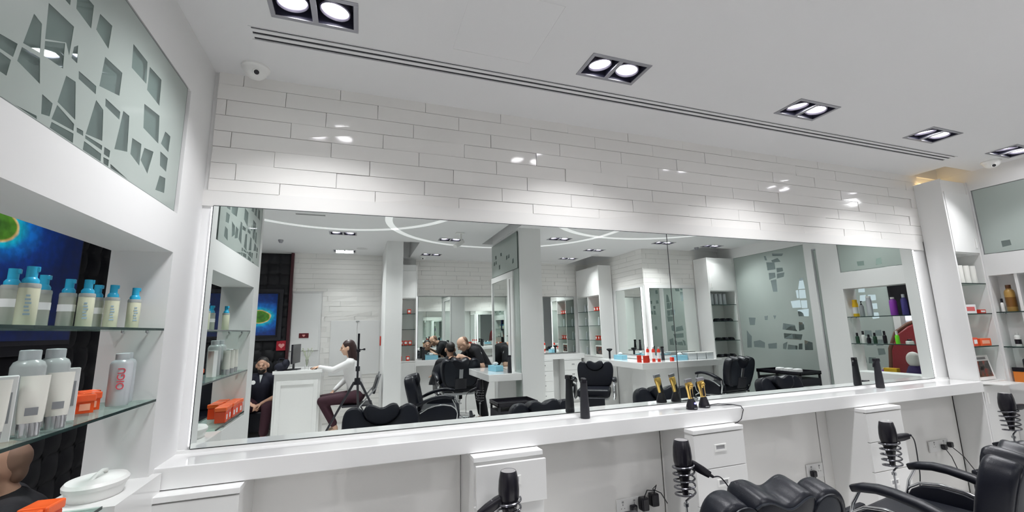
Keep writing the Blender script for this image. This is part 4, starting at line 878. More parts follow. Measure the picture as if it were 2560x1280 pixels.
def tv(label, w_, h, loc, rz, scr):
    t = thing('television', label, 'television', loc, rz)
    b = NB(); rbox(b, -w_/2-.018, w_/2+.018, -.03, .02, -.03, h+.018, b=.004); obj('bezel', b, BLACKP, t)
    b = NB(); box(b, -w_/2, w_/2, -.032, -.0305, 0, h); obj('screen', b, scr, t)
    b = NB(); rbox(b, -w_/2-.08, w_/2+.08, .0, .022, -.09, h+.08, b=.004); obj('backing_board', b, BLACKM, t)
    return t
tv('wall television showing a green island in blue sea, behind the left glass shelves', 1.30, .70, (-1.925, 3.22, 1.50), R(90), screen_material('screen_island', -.12, .64, .17, .10))
tv('wall television with a small island picture above the seated man in navy', 1.15, .68, (-1.88, -3.13, 1.50), R(180), screen_material('screen_islet', -.33, .30, .17, .12))
# sofa + low bench
t = thing('sofa', 'black leather sofa against the padded wall under the islet television', 'sofa', (-1.75, -2.72, 0))
b = NB(); rbox(b, -.85, .56, -.38, .30, .12, .40, b=.03, seg=3); obj('seat', b, LEATHER, t); b = NB(); rbox(b, -.85, .56, -.42, -.24, .38, .82, b=.04, seg=3); obj('backrest', b, LEATHER, t)
for sx in (-.8, .5):
    for sy in (-.32, .24): b = NB(); cyl(b, (sx, sy, 0), (sx, sy, .13), .02); obj('leg', b, CHROME, t)
t = thing('bench', 'black upholstered bench in the waiting area behind the left shelves', 'bench', (-1.36, 2.30, 0), R(30))
b = NB(); rbox(b, -.22, .20, -.34, .34, .30, .42, b=.03, seg=3); obj('seat', b, LEATHER, t)
for sx in (-.17, .15):
    for sy in (-.28, .28): b = NB(); cyl(b, (sx, sy, 0), (sx, sy, .31), .018); obj('leg', b, CHROME, t)
# reception desk
t = thing('reception_desk', 'white reception desk with a recessed front panel beside the padded wall', 'desk', (-.80, -2.3, 0))
b = NB(); rbox(b, -.30, .30, -.33, .33, 0, .955, b=.004); obj('body', b, WHITE, t); b = NB(); rbox(b, -.32, .32, -.36, .36, .955, 1.0, b=.004); obj('top', b, COUNTER, t)
b = NB()
for q in ((-.27, -.21, .08, .86), (.21, .27, .08, .86), (-.21, .21, .80, .86), (-.21, .21, .08, .14)): rbox(b, q[0], q[1], .328, .340, q[2], q[3], b=.002)
obj('front_frame', b, WHITE, t)
t = thing('monitor', 'black monitor seen edge-on at the reception desk', 'monitor', (-.86, -2.12, 1.0), R(8))
b = NB(); rbox(b, -.012, .014, -.2, .2, .09, .36, b=.004); obj('screen', b, BLACKP, t); b = NB(); rbox(b, -.1, .06, -.1, .1, 0, .012, b=.004); rbox(b, -.03, -.012, -.03, .03, .01, .2, b=.004); obj('stand', b, BLACKM, t)
t = thing('handbag', 'dark soft bag slumped on the reception desk in front of the monitor', 'bag', (-1.02, -1.99, 1.0))
b = NB(); ell(b, (0, 0, .055), .09, .06, .06); ell(b, (.06, .02, .10), .05, .045, .06); obj('bag_body', b, CLOTHN, t); b = NB(); tube(b, [(-.05, 0, .09), (-.03, 0, .17), (.03, 0, .17), (.05, 0, .1)], .006); obj('strap', b, CLOTHN, t)
t = thing('computer_mouse', 'dark computer mouse under the hand of the woman at reception', 'mouse', (-.60, -2.02, 1.0)); b = NB(); ell(b, (0, 0, .012), .05, .03, .016); obj('mouse_body', b, BLACKP, t)
t = thing('flower_vase', 'small clear vase with thin white twigs on the reception desk', 'vase', (-.72, -2.25, 1.0))
b = NB(); lathe(b, [(0, 0), (.03, 0), (.032, .08), (.022, .12), (.026, .13)], seg=20); obj('vase_body', b, CLEARP, t)
b = NB()
for k in range(9): a = k*.7; tube(b, [(0, 0, .02), (.02*math.cos(a), .02*math.sin(a), .16), (.07*math.cos(a), .06*math.sin(a), .25+.02*(k % 3))], .0022, 5); ell(b, (.07*math.cos(a), .06*math.sin(a), .25+.02*(k % 3)), .008, .008, .008, 6, 4)
obj('twigs', b, mat('pale_green_twig', (.4, .45, .3), .7), t)
def sign(label, loc, w_, h, mb, rz=R(180)):
    t = thing('wall_sign', label, 'sign', loc, rz); b = NB(); rbox(b, -w_/2, w_/2, -.004, .004, -h/2, h/2, b=.001, seg=1); obj('board', b, mb, t)
    b = NB(); P = [(16*math.sin(a)**3/17, (13*math.cos(a)-5*math.cos(2*a)-2*math.cos(3*a)-math.cos(4*a))/17) for a in [2*math.pi*k/36 for k in range(36)]]
    s = h*.3; slab(b, [(x*s, z*s) for x, z in P][::-1], .003, .0005, 1, mtx=Matrix.Translation((0, -.005, 0)), smooth=False); obj('heart_emblem', b, mat('pink_print', (.8, .35, .33), .5), t)
sign('small dark red sign with a pale heart on the white tiled wall by the reception', (-.885, -3.185, 1.48), .15, .08, mat('dark_red_board', (.12, .01, .015), .4))
sign('red square sign with a heart on the black padded wall', (-1.21, -3.155, 1.325), .15, .16, mat('red_board', (.42, .015, .03), .4))
t = thing('fire_call_point', 'small red fire call point on the pier behind the reception chair', 'alarm', (.352, -2.9, 1.36)); b = NB(); rbox(b, -.012, .006, -.05, .05, -.08, .08, b=.004); obj('call_box', b, REDP, t)
# flush doors in the tiled wall
def flush_door(nm, x0, x1, z0, z1, split=None):
    b = NB(); rbox(b, x0, x1, -3.207, -3.188, z0, z1, b=.001, seg=1)
    if split: pass
    o = struct(nm, b, PAINT); return o
flush_door('door_1', -1.09, -.655, 1.23, 2.2); flush_door('door_2', -.47, -.035, .79, 1.72); flush_door('door_3', -.029, .35, .79, 1.72)
b = NB(); rbox(b, -.06, .0, -3.187, -3.18, 1.70, 1.715, b=.001); o = obj('handle', b, STEEL, bpy.data.objects['door_2'])
# camera tripod (its reflection is in the mirror)
t = thing('camera_tripod', 'black tripod with a slim stick camera in front of the woman, seen in the mirror', 'tripod', (0, -.035, 0))
b = NB(); cyl(b, (0, 0, .98), (0, 0, 1.30), .011); cyl(b, (0, 0, 1.10), (0, 0, 1.15), .022); obj('centre_column', b, BLACKM, t)
b = NB(); cyl(b, (0, 0, .96), (0, 0, 1.03), .035, .028); obj('collar', b, BLACKP, t)
b = NB(); rbox(b, -.02, .02, -.018, .018, 1.30, 1.335, b=.005); tube(b, [(0, 0, 1.32), (.05, -.01, 1.325)], .006); cyl(b, (.05, -.01, 1.325), (.07, -.012, 1.327), .011); obj('tripod_head', b, BLACKP, t)
b = NB(); rbox(b, -.011, .011, -.016, .010, 1.335, 1.497, b=.004); obj('stick_camera', b, BLACKP, t)
for a in (170, 20, 275):
    d = Vector((math.cos(R(a)), math.sin(R(a)), 0)); b = NB(); tube(b, [d*.03+Vector((0, 0, .99)), d*.30+Vector((0, 0, .50)), d*.56+Vector((0, 0, .012))], [.013, .011, .009]); cyl(b, d*.29+Vector((0, 0, .52)), d*.31+Vector((0, 0, .48)), .016); lg = obj('leg', b, BLACKM, t)
    b = NB(); ell(b, d*.56+Vector((0, 0, .012)), .014, .014, .012, 10, 6); obj('rubber_foot', b, BLACKP, lg)
# woman's chair
t = thing('folding_chair', 'grey metal chair with a black sling back under the woman at reception', 'chair', (.02, -2.05, 0))
b = NB(); rbox(b, -.22, .2, -.21, .21, .455, .48, b=.01); obj('seat', b, BLACKM, t)
b = NB(); rbox(b, -.018, .018, -.21, .21, 0, .24, b=.01, mtx=Matrix.Translation((.21, 0, .62)) @ Matrix.Rotation(R(16), 4, 'Y')); obj('backrest', b, BLACKM, t)
for s in (-1, 1):
    b = NB(); tube(b, [(-.26, s*.22, .01), (.02, s*.22, .46), (.24, s*.22, .70), (.30, s*.22, .90)], .011); obj('frame', b, STEEL, t); b = NB(); tube(b, [(.28, s*.22, .01), (.0, s*.22, .46)], .011); obj('leg', b, STEEL, t)

# ================================================================== PEOPLE
def head_geo(bm, c, f, up_, s=1.0):
    f = Vector(f).normalized(); u = Vector(up_); u = (u-f*u.dot(f)).normalized(); x = f.cross(u)
    m = Matrix((x, f, u)).transposed().to_4x4(); m.translation = Vector(c); m = m @ Matrix.Scale(s, 4)
    ell(bm, (0, -.012, .03), .074, .095, .085, mtx=m); ell(bm, (0, .012, -.02), .064, .076, .085, mtx=m); ell(bm, (0, .035, -.075), .040, .042, .035, mtx=m)
    ell(bm, (0, .088, .018), .045, .012, .010, mtx=m)
    capsule(bm, m @ Vector((0, .086, .012)), m @ Vector((0, .104, -.022)), .008*s, .013*s, 10)
    ell(bm, (0, .082, -.052), .022, .012, .009, mtx=m)
    for k in (-1, 1): ell(bm, (k*.079, -.004, -.008), .015, .022, .034, 12, 8, mtx=m); ell(bm, (k*.035, .06, -.02), .022, .02, .018, mtx=m)
    return m
def hand_geo(bm, w_, d, pn, s=1.0, curl=.5):
    """wrist w_, pointing d, palm normal pn"""
    d = Vector(d).normalized(); n = Vector(pn); n = (n-d*n.dot(d)).normalized(); x = d.cross(n); w_ = Vector(w_)
    m = Matrix((x, d, n)).transposed().to_4x4(); m.translation = w_; m = m @ Matrix.Scale(s, 4)
    ell(bm, (0, .045, 0), .040, .052, .016, 14, 10, mtx=m)
    for k, (fx, ln) in enumerate(((-.030, .062), (-.010, .074), (.010, .070), (.030, .055))):
        a = curl*(.7+.12*k); p0 = Vector((fx, .085, 0)); p1 = p0+Vector((fx*.12, math.cos(a), math.sin(a)))*ln*.5; p2 = p1+Vector((0, math.cos(a*2.1), math.sin(a*2.1)))*ln*.5
        capsule(bm, m @ p0, m @ p1, .0095*s, .0085*s, 8); capsule(bm, m @ p1, m @ p2, .0085*s, .0072*s, 8)
    p0 = Vector((-.034, .028, .002)); p1 = p0+Vector((-.026, .030, .012)); p2 = p1+Vector((-.006, .028, .010)); capsule(bm, m @ p0, m @ p1, .012*s, .010*s, 8); capsule(bm, m @ p1, m @ p2, .010*s, .008*s, 8)
def mid(a, b_, t_=.5): return Vector(a)*(1-t_)+Vector(b_)*t_
def person(label, J, face, headup=(0, 0, 1), skin=None, parts=None, hairkind='short', top=None, bottom=None, sleeve='short', shoe=None, skirt=None, female=False, hcurl=.6, beard=False, loc=(0, 0, 0)):
    t = thing('person', label, 'person', loc); k = .88 if female else 1.0; skin = skin or SKIN
    b = NB(); m = head_geo(b, J['head'], face, headup, .97 if female else 1.0)
    capsule(b, mid(J['neck'], J['head'], -.1), mid(J['neck'], J['head'], .55), .055*k, .052*k)
    for s in 'LR':
        capsule(b, J['sh'+s], J['el'+s], .048*k, .040*k); capsule(b, J['el'+s], mid(J['el'+s], J['wr'+s], .4), .040*k, .038*k); capsule(b, mid(J['el'+s], J['wr'+s], .4), J['wr'+s], .038*k, .026*k)
        hd = J.get('hd'+s) or (Vector(J['wr'+s])-Vector(J['el'+s])); hand_geo(b, J['wr'+s], hd, J.get('pn'+s, (0, 0, -1)), .98*k, hcurl)
        capsule(b, J['hip'+s], J['kn'+s], .085*k, .058*k); capsule(b, J['kn'+s], mid(J['kn'+s], J['an'+s], .35), .055*k, .054*k); capsule(b, mid(J['kn'+s], J['an'+s], .35), J['an'+s], .054*k, .036*k)
        ft = Vector(J['toe'+s])-Vector(J['an'+s]); capsule(b, Vector(J['an'+s])+Vector((0, 0, -.02)), Vector(J['toe'+s]), .036*k, .028*k)
    capsule(b, J['pelvis'], J['waist'], .125*k, .118*k); capsule(b, J['waist'], J['chest'], .118*k, .125*k); capsule(b, J['shL'], J['shR'], .060*k, .060*k); capsule(b, J['hipL'], J['hipR'], .10*k, .10*k)
    body = remeshed('body', b, skin, t, .0075, 3)
    # clothes
    if top:
        b = NB(); capsule(b, mid(J['pelvis'], J['waist'], .1), J['waist'], .142*k, .132*k); capsule(b, J['waist'], J['chest'], .132*k, .142*k); capsule(b, mid(J['shL'], J['shR'], .06), mid(J['shL'], J['shR'], .94), .074*k, .074*k); capsule(b, mid(J['chest'], J['neck'], .3), mid(J['chest'], J['neck'], .8), .12*k, .085*k); capsule(b, mid(J['chest'], J['neck'], .75), mid(J['chest'], J['neck'], 1.02), .085*k, .062*k)
        for s in 'LR':
            e = 1.0 if sleeve == 'long' else .72
            capsule(b, J['sh'+s], mid(J['sh'+s], J['el'+s], e), .064*k, .054*k)
            if sleeve == 'long': capsule(b, J['el'+s], mid(J['el'+s], J['wr'+s], .93), .051*k, .035*k)
        remeshed('shirt', b, top, t, .011, 4)
    if bottom:
        b = NB(); capsule(b, J['hipL'], J['hipR'], .118*k, .118*k); capsule(b, J['pelvis'], mid(J['pelvis'], J['waist'], .3), .138*k, .135*k)
        for s in 'LR': capsule(b, J['hip'+s], J['kn'+s], .105*k, .076*k); capsule(b, J['kn'+s], mid(J['kn'+s], J['an'+s], .82), .074*k, .062*k)
        remeshed('trousers', b, bottom, t, .011, 4)
    for s in 'LR':
        b = NB(); a = Vector(J['an'+s])+Vector((0, 0, -.035)); capsule(b, a, J['toe'+s], .043*k, .036*k); remeshed('shoe', b, shoe or BLACKP, t, .008, 3)
    # hair and eyes
    b = NB()
    if hairkind == 'short': ell(b, (0, -.022, .050), .078, .094, .074, mtx=m); ell(b, (0, -.062, .01), .066, .045, .06, mtx=m)
    elif hairkind == 'shaved': ell(b, (0, -.056, .036), .0720, .058, .064, mtx=m); ell(b, (0, -.070, -.008), .055, .034, .05, mtx=m)
    elif hairkind == 'long':
        ell(b, (0, -.022, .042), .084, .098, .086, mtx=m); capsule(b, m @ Vector((0, -.06, .0)), m @ Vector((0, -.085, -.16)), .075, .072); capsule(b, m @ Vector((.055, -.02, -.01)), m @ Vector((.05, -.04, -.15)), .034, .035); capsule(b, m @ Vector((-.055, -.02, -.01)), m @ Vector((-.05, -.04, -.15)), .034, .035)
    remeshed('hair', b, HAIRR if hairkind == 'long' else (HAIR if hairkind == 'short' else mat('stubble', (.22, .13, .09), .7)), t, .008, 2)
    if beard: b = NB(); ell(b, (0, .028, -.068), .053, .058, .046, mtx=m); ell(b, (0, .080, -.038), .026, .016, .006, mtx=m); remeshed('beard', b, HAIR, t, .006, 1)
    b = NB()
    for q in (-1, 1): ell(b, (q*.031, .083, .006), .010, .006, .006, 10, 6, mtx=m); ell(b, (q*.031, .087, .026), .017, .006, .0035, 10, 6, mtx=m)
    obj('eyes_and_brows', b, HAIR, t)
    return t, m
# seated man in navy on the sofa (mirror)
J = dict(head=(-1.33, -2.40, 1.065), neck=(-1.33, -2.45, .93), chest=(-1.33, -2.47, .80), waist=(-1.33, -2.52, .62), pelvis=(-1.33, -2.56, .50), shL=(-1.51, -2.45, .87), shR=(-1.15, -2.45, .87), elL=(-1.57, -2.36, .62), elR=(-1.09, -2.36, .62),
         wrL=(-1.40, -2.14, .555), wrR=(-1.26, -2.14, .555), hdL=(.8, .35, -.35), hdR=(-.8, .35, -.35), pnL=(.2, 0, -1), pnR=(-.2, 0, -1), hipL=(-1.43, -2.54, .49), hipR=(-1.23, -2.54, .49), knL=(-1.52, -2.10, .50), knR=(-1.18, -2.10, .50), anL=(-1.50, -2.10, .10), anR=(-1.21, -2.10, .10), toeL=(-1.52, -1.94, .035), toeR=(-1.20, -1.94, .035))
p, m = person('bearded person in a navy polo sitting with clasped hands before the padded wall', J, (0.0, 1, -.05), beard=True, top=CLOTHN, bottom=CLOTHM)
b = NB(); lathe(b, [(0, .003), (.028, .002), (.03, 0)], seg=20, mtx=Matrix.Translation((-1.42, -2.322, .83)) @ Matrix.Rotation(R(-90), 4, 'X')); obj('chest_badge', b, LABELW, p)
b = NB(); slab(b, [(-.022, .05), (.022, .05), (0, -.07)], .01, .002, 1, mtx=Matrix.Translation((-1.33, -2.335, .885)) @ Matrix.Rotation(R(20), 4, 'X')); obj('collar', b, mat('pale_grey_cloth', (.5, .52, .53), .8), p)
# person partly in view behind the left niche
fx, fy = -.87, -.5
def rel(o, f, s, u): return (o[0]+fx*f+(-fy)*s, o[1]+fy*f+fx*s, u)
O = (-1.225, 2.28)
J = dict(head=rel(O, .06, .0, 1.02), neck=rel(O, .0, 0, .895), chest=rel(O, .0, 0, .80), waist=rel(O, -.05, 0, .62), pelvis=rel(O, -.08, 0, .51), shL=rel(O, .0, .18, .87), shR=rel(O, .0, -.18, .87), elL=rel(O, .10, .22, .62), elR=rel(O, .10, -.22, .62), wrL=rel(O, .30, .14, .58), wrR=rel(O, .30, -.14, .58),
         hipL=rel(O, -.05, .10, .50), hipR=rel(O, -.05, -.10, .50), knL=rel(O, .38, .12, .50), knR=rel(O, .38, -.12, .50), anL=rel(O, .40, .12, .10), anR=rel(O, .40, -.12, .10), toeL=rel(O, .53, .13, .035), toeR=rel(O, .53, -.13, .035))
p, m = person('seated person in black partly visible under the left glass shelves, head turned away', J, (fx, fy, -.05), beard=True, hairkind='shaved', top=CLOTHB, bottom=CLOTHM)
# woman at reception
J = dict(head=(-.155, -2.05, 1.285), neck=(-.10, -2.05, 1.13), chest=(-.085, -2.05, .98), waist=(-.04, -2.05, .78), pelvis=(.0, -2.05, .60), shL=(-.115, -2.20, 1.075), shR=(-.115, -1.90, 1.075), elL=(-.16, -2.24, .82), elR=(-.33, -1.92, .98),
         wrL=(-.33, -2.17, .66), wrR=(-.535, -1.99, 1.03), hdR=(-1, -.1, -.12), pnR=(0, 0, -1), pnL=(0, 0, -1), hipL=(-.02, -2.14, .58), hipR=(-.02, -1.96, .58), knL=(-.47, -2.14, .56), knR=(-.47, -1.97, .55), anL=(-.30, -2.13, .17), anR=(-.27, -1.97, .17), toeL=(-.42, -2.13, .075), toeR=(-.40, -1.97, .075))
p, m = person('long-haired person in a white top and dark trousers seated reaching over the reception desk', J, (-1, .08, -.08), skin=SKINL, hairkind='long', top=CLOTHW, bottom=CLOTHM, sleeve='long', female=True, shoe=mat('beige_shoe', (.45, .36, .27), .5))
# standing barber, bent over the customer
J = dict(head=(1.60, -2.02, 1.285), neck=(1.74, -2.06, 1.23), chest=(1.83, -2.10, 1.14), waist=(1.95, -2.14, .98), pelvis=(2.00, -2.15, .86), shL=(1.74, -2.26, 1.185), shR=(1.80, -1.88, 1.175), elL=(1.60, -2.34, .98), elR=(1.86, -1.74, .93),
         wrL=(1.50, -2.22, 1.07), wrR=(1.585, -1.84, 1.09), hdL=(-.6, .5, .2), hdR=(-.9, -.3, .2), pnL=(0, 0, -1), pnR=(0, -1, -.3), hipL=(1.99, -2.25, .84), hipR=(1.99, -2.05, .84), knL=(1.93, -2.27, .46), knR=(1.90, -2.02, .46), anL=(1.98, -2.28, .09), anR=(1.97, -2.0, .09), toeL=(1.82, -2.30, .035), toeR=(1.81, -1.98, .035))
p, m = person('bald barber in a black short-sleeved shirt bending over the customer', J, (-.80, .12, -.62), headup=(-.3, 0, 1), skin=SKINL, hairkind='shaved', top=CLOTHB, bottom=CLOTHB)
b = NB(); lathe(b, [(0, .003), (.035, .002), (.037, 0)], seg=20, mtx=Matrix.Translation((1.83, -1.816, 1.13)) @ Matrix.Rotation(R(-80), 4, 'X')); obj('sleeve_badge', b, LABELW, p)
b = NB(); tube(b, [(.045*math.cos(a*.35), .045*math.sin(a*.35), 0) for a in range(18)], .007, 6, closed=True); tube(b, [(-.075, -.04, 0), (-.10, 0, 0), (-.075, .04, 0)], .006, 6); tube(b, [(-.02, 0, 0), (.02, 0, 0), (.02, .025, 0)], .006, 6)
o_ = obj('back_emblem', b, LABELW, p); o_.location = (1.915, -2.12, 1.232); o_.rotation_euler = (0, R(38), R(5))
# customer in the chair
J = dict(head=(1.43, -2.20, 1.20), neck=(1.43, -2.20, 1.05), chest=(1.43, -2.22, .93), waist=(1.43, -2.20, .78), pelvis=(1.43, -2.18, .72), shL=(1.25, -2.21, .99), shR=(1.61, -2.21, .99), elL=(1.18, -2.32, .78), elR=(1.68, -2.32, .78), wrL=(1.20, -2.52, .76), wrR=(1.66, -2.52, .76),
         hipL=(1.33, -2.2, .71), hipR=(1.53, -2.2, .71), knL=(1.33, -2.62, .70), knR=(1.53, -2.62, .70), anL=(1.33, -2.68, .34), anR=(1.53, -2.68, .34), toeL=(1.33, -2.84, .29), toeR=(1.53, -2.84, .29))
p, m = person('dark-haired customer facing the far mirror under a black barber cape', J, (0, -1, -.08), top=CLOTHB, bottom=CLOTHB)
b = NB(); prof = [(.066, 1.10), (.075, 1.07), (.12, 1.045), (.22, .99), (.27, .90), (.30, .78), (.34, .66)]; n = 44; G_ = []
for r_, z in prof:
    ring_ = []
    for q in range(n):
        a = 2*math.pi*q/n; wob = 1+.05*math.sin(a*9)*min(1, (1.1-z)*3); y = math.sin(a)*r_*wob*(.62 if z > .95 else (.62 if math.sin(a) > 0 else 1.25)); ring_.append(b.verts.new((1.43+math.cos(a)*r_*wob, -2.21+(min(y, .115)), z)))
    G_.append(ring_)
for A_, B_ in zip(G_, G_[1:]):
    for q in range(n): f = b.faces.new((A_[q], A_[(q+1) % n], B_[(q+1) % n], B_[q])); f.smooth = True
cp = obj('barber_cape', b, CAPE, p, auto=False); md = cp.modifiers.new('s', 'SOLIDIFY'); md.thickness = .006

# ================================================================== FAR STATIONS
t = thing('station_mirror', 'white-framed mirror on the green glass side of the central column', 'mirror', (2.056, -1.30, 0))
b = NB()
for q in ((-.47, .56, 2.245, 2.33), (-.47, -.44, .93, 2.245), (.33, .56, .93, 2.245)): rbox(b, -.03, 0, q[0], q[1], q[2], q[3], b=.003)
obj('frame', b, WHITE, t); b = NB(); box(b, -.012, -.002, -.44, .33, .935, 2.245); obj('mirror_glass', b, MIRROR, t)
b = NB(); box(b, -.034, -.03, .44, .455, .97, 2.22); obj('light_slot', b, mat('slot_grey', (.2, .2, .2), .4), t)
film_panel('frosted_screen', 'green frosted glass cladding on the side of the central column', 'x', 2.046, -1.76, -.54, 2.34, 2.86, rnd_shards(-1.7, -.6, 2.4, 2.8, 8, 3), -1)
for nm, y0, y1, z0, z1 in (('trim_10', -.735, -.54, .02, 2.335),):
    b = NB(); box(b, 2.048, 2.058, y0, y1, z0, z1); struct(nm, b, FILM)
def tissue(label, loc, rz=0):
    t = thing('tissue_box', label, 'tissue box', loc, rz); b = NB(); rbox(b, -.12, .12, -.06, .06, 0, .075, b=.003); obj('box', b, BLUEBOX, t)
    b = NB(); box(b, -.09, .09, -.0606, -.06, .03, .06); obj('label', b, LABELW, t)
    b = NB(); n = 12
    for k in range(4): a = k*.8; lathe(b, [(.01, 0), (.035, .03), (.02, .05), (.0, .055)], seg=9, sx=1.3, sy=.35, mtx=Matrix.Translation((0, 0, .07)) @ Matrix.Rotation(a, 4, 'Z') @ Matrix.Rotation(R(12), 4, 'X'))
    obj('tissue', b, TISSUE, t); return t
tissue('light blue tissue box on the column counter', (1.84, -1.0, .931), R(80)); tissue('light blue tissue box at the left end of the far counter', (1.30, -3.36, .981))
tissue('light blue tissue box left on the corner counter beside the round brush', (4.55, -2.0, .921), R(85)); tissue('light blue tissue box right on the corner counter under the mirror seam', (5.15+.1, -1.25, .921))
t = thing('round_brush', 'black neck brush standing on the corner counter by the tall cabinet', 'brush', (4.5, -2.28, .921)); b = NB(); cyl(b, (0, 0, 0), (0, 0, .13), .018); obj('handle', b, BLACKP, t); b = NB(); lathe(b, [(.02, .13), (.055, .16), (.05, .18), (0, .185)], seg=20); obj('bristles', b, CLOTHB, t)
for k, (x, y) in enumerate(((4.40, -1.22), (4.48, -1.12), (4.42, -1.08))): carton('product_box', ('short red carton nearest the counter corner', 'short red carton in the middle at the counter corner', 'short red carton at the tip of the counter corner')[k], 'box', (x, y, .921), .07, .07, .11, REDP, R(30), LABELW)
RT = thing('red_bottle', 'x', 'bottle'); b = NB(); lathe(b, [(0, 0), (.026, 0), (.026, .19), (.014, .21)], seg=16); obj('bottle_body', b, REDP, RT); b = NB(); cyl(b, (0, 0, .21), (0, 0, .24), .012); obj('cap', b, SILVER, RT); b = NB(); lathe(b, [(.0265, .05), (.0265, .15)], seg=16); obj('label', b, LABELW, RT)
for k, (x, y) in enumerate(((4.60, -1.25), (4.66, -1.18), (4.72, -1.12))): placed(RT, USED, (x, y, .921), R(-60), 'tall pale-labelled red bottle on the counter corner, %s from the side mirror' % ORD[k], 'tall red bottles on the counter corner')
carton('product_box', 'tiny red box alone between the red bottles and the right tissue box', 'box', (4.98, -1.12, .921), .05, .05, .06, REDP, 0, LABELW)
KB = thing('clear_box', 'x', 'box'); b = NB(); rbox(b, -.09, .09, -.07, .07, .0, .10, b=.006); obj('box_body', b, mat('frosted_plastic', (.72, .76, .78), .3, trans=.3), KB); b = NB(); rbox(b, -.095, .095, -.075, .075, .10, .115, b=.004); obj('lid', b, WHITEP, KB)
for k in range(3): placed(KB, USED, (5.47+k*.2, -1.25, .921), 0, 'clear plastic storage box on the corner counter, %s from the mirror seam' % ORD[k], 'clear boxes on the corner counter')
# shelves of the far cabinets
RB = thing('red_box', 'x', 'box'); b = NB(); rbox(b, -.032, .032, -.032, .032, 0, .085, b=.002); obj('box', b, REDP, RB); b = NB(); box(b, -.02, .02, .032, .0328, .025, .065); obj('label', b, LABELW, RB)
def red(x, y, z, rz, lb, g): placed(RB, USED, (x, y, z), rz, lb, g)
for k, x in enumerate((.68, .87)): red(x, -3.30, 1.8345, 0, 'small red box on the top shelf of the pier cabinet, %s one' % ('left', 'right')[k], 'red boxes in the pier cabinet')
for k in range(4): red(.66+k*.078, -3.30, 1.2595, 0, 'red box on the third shelf of the pier cabinet, %s from the pier' % ORD[k], 'red boxes in the pier cabinet')
for k in range(2): red(.72+k*.14, -3.30, .9805, 0, 'red box at the bottom of the pier cabinet, %s from the pier' % ORD[k], 'red boxes in the pier cabinet')
for z, sh in ((1.8345, 'upper'), (1.2545, 'lower')):
    for k in range(4): red(4.60, -2.56-k*.10, z, R(90), 'red box on the %s shelf of the two-bay cabinet, %s from the side mirror' % (sh, ORD[k]), 'red boxes in the two-bay cabinet')
ST = thing('silver_tube', 'x', 'bottle'); b = NB(); lathe(b, [(0, 0), (.022, 0), (.022, .13), (.012, .15), (.012, .17), (0, .171)], seg=14); obj('bottle_body', b, SILVER, ST); b = NB(); cyl(b, (0, 0, .15), (0, 0, .172), .013); obj('cap', b, WHITEP, ST)
for z, sh in ((1.8345, 'top'), (1.5445, 'second'), (1.2545, 'third'), (.9505, 'bottom')):
    for k in range(3): placed(ST, USED, (4.60, -3.06-k*.12, z), 0, 'slim silver bottle on the %s shelf of the two-bay cabinet, %s from the divider' % (sh, ORD[k]), 'silver bottles in the two-bay cabinet')
for k in range(2): placed(ST, USED, (4.60, -2.62-k*.15, 1.5445), 0, 'slim silver bottle between the red rows of the two-bay cabinet, %s one' % ('right', 'left')[k], 'silver bottles in the two-bay cabinet')
t = thing('picture_frame', 'small framed dark photograph at the bottom of the two-bay cabinet', 'picture', (4.56, -2.74, .951), R(90)); b = NB(); rbox(b, -.15, .15, -.01, .006, 0, .2, b=.003); obj('frame', b, WHITEP, t); b = NB(); box(b, -.125, .125, .0062, .0075, .025, .175); obj('photo', b, PHOTO, t)
bpy.data.objects[t.name].rotation_euler = (0, 0, R(90))
RP = thing('paper_roll', 'x', 'roll'); b = NB(); lathe(b, [(0, 0), (.032, 0), (.034, .01), (.034, .19), (.03, .2), (0, .2)], seg=16); obj('roll_body', b, SILVER, RP)
for k in range(4): placed(RP, USED, (6.09+k*.10, -1.27, 1.8645), 0, 'grey roll on the top shelf of the spectacle cabinet, %s from the counter mirror' % ORD[k], 'grey rolls in the spectacle cabinet')
GL = thing('dark_case', 'x', 'case'); b = NB(); sweep(b, [(-.055, 0, .022), (-.03, 0, .036), (.03, 0, .036), (.055, 0, .022)], .035, .018, side=(0, 1, 0)); rbox(b, -.06, .06, -.04, .04, 0, .025, b=.006); obj('case_body', b, BLACKP, GL)
for z, sh in ((1.5645, 'second'), (1.2245, 'third'), (.9305, 'bottom')):
    for k in range(3): placed(GL, USED, (6.12+k*.14, -1.22, z), R(90), 'small black domed case in the spectacle cabinet, %s shelf, %s from the mirror' % (sh, ORD[k]), 'black cases in the spectacle cabinet')
# drawers below the far counter
drawer_unit('white drawer unit below the far counter right of the central column', 3.35, 3.75, 0, .25, .879)
drawer_unit('white drawer unit below the far counter nearest the two-bay cabinet', 4.0, 4.4, 0, .25, .879)
for o in bpy.data.objects:
    if o.name.startswith('drawer_unit') and 'far counter' in o.get('label', ''): o.location = (o.location.x, -3.22, 0); o.rotation_euler = (0, 0, R(180))
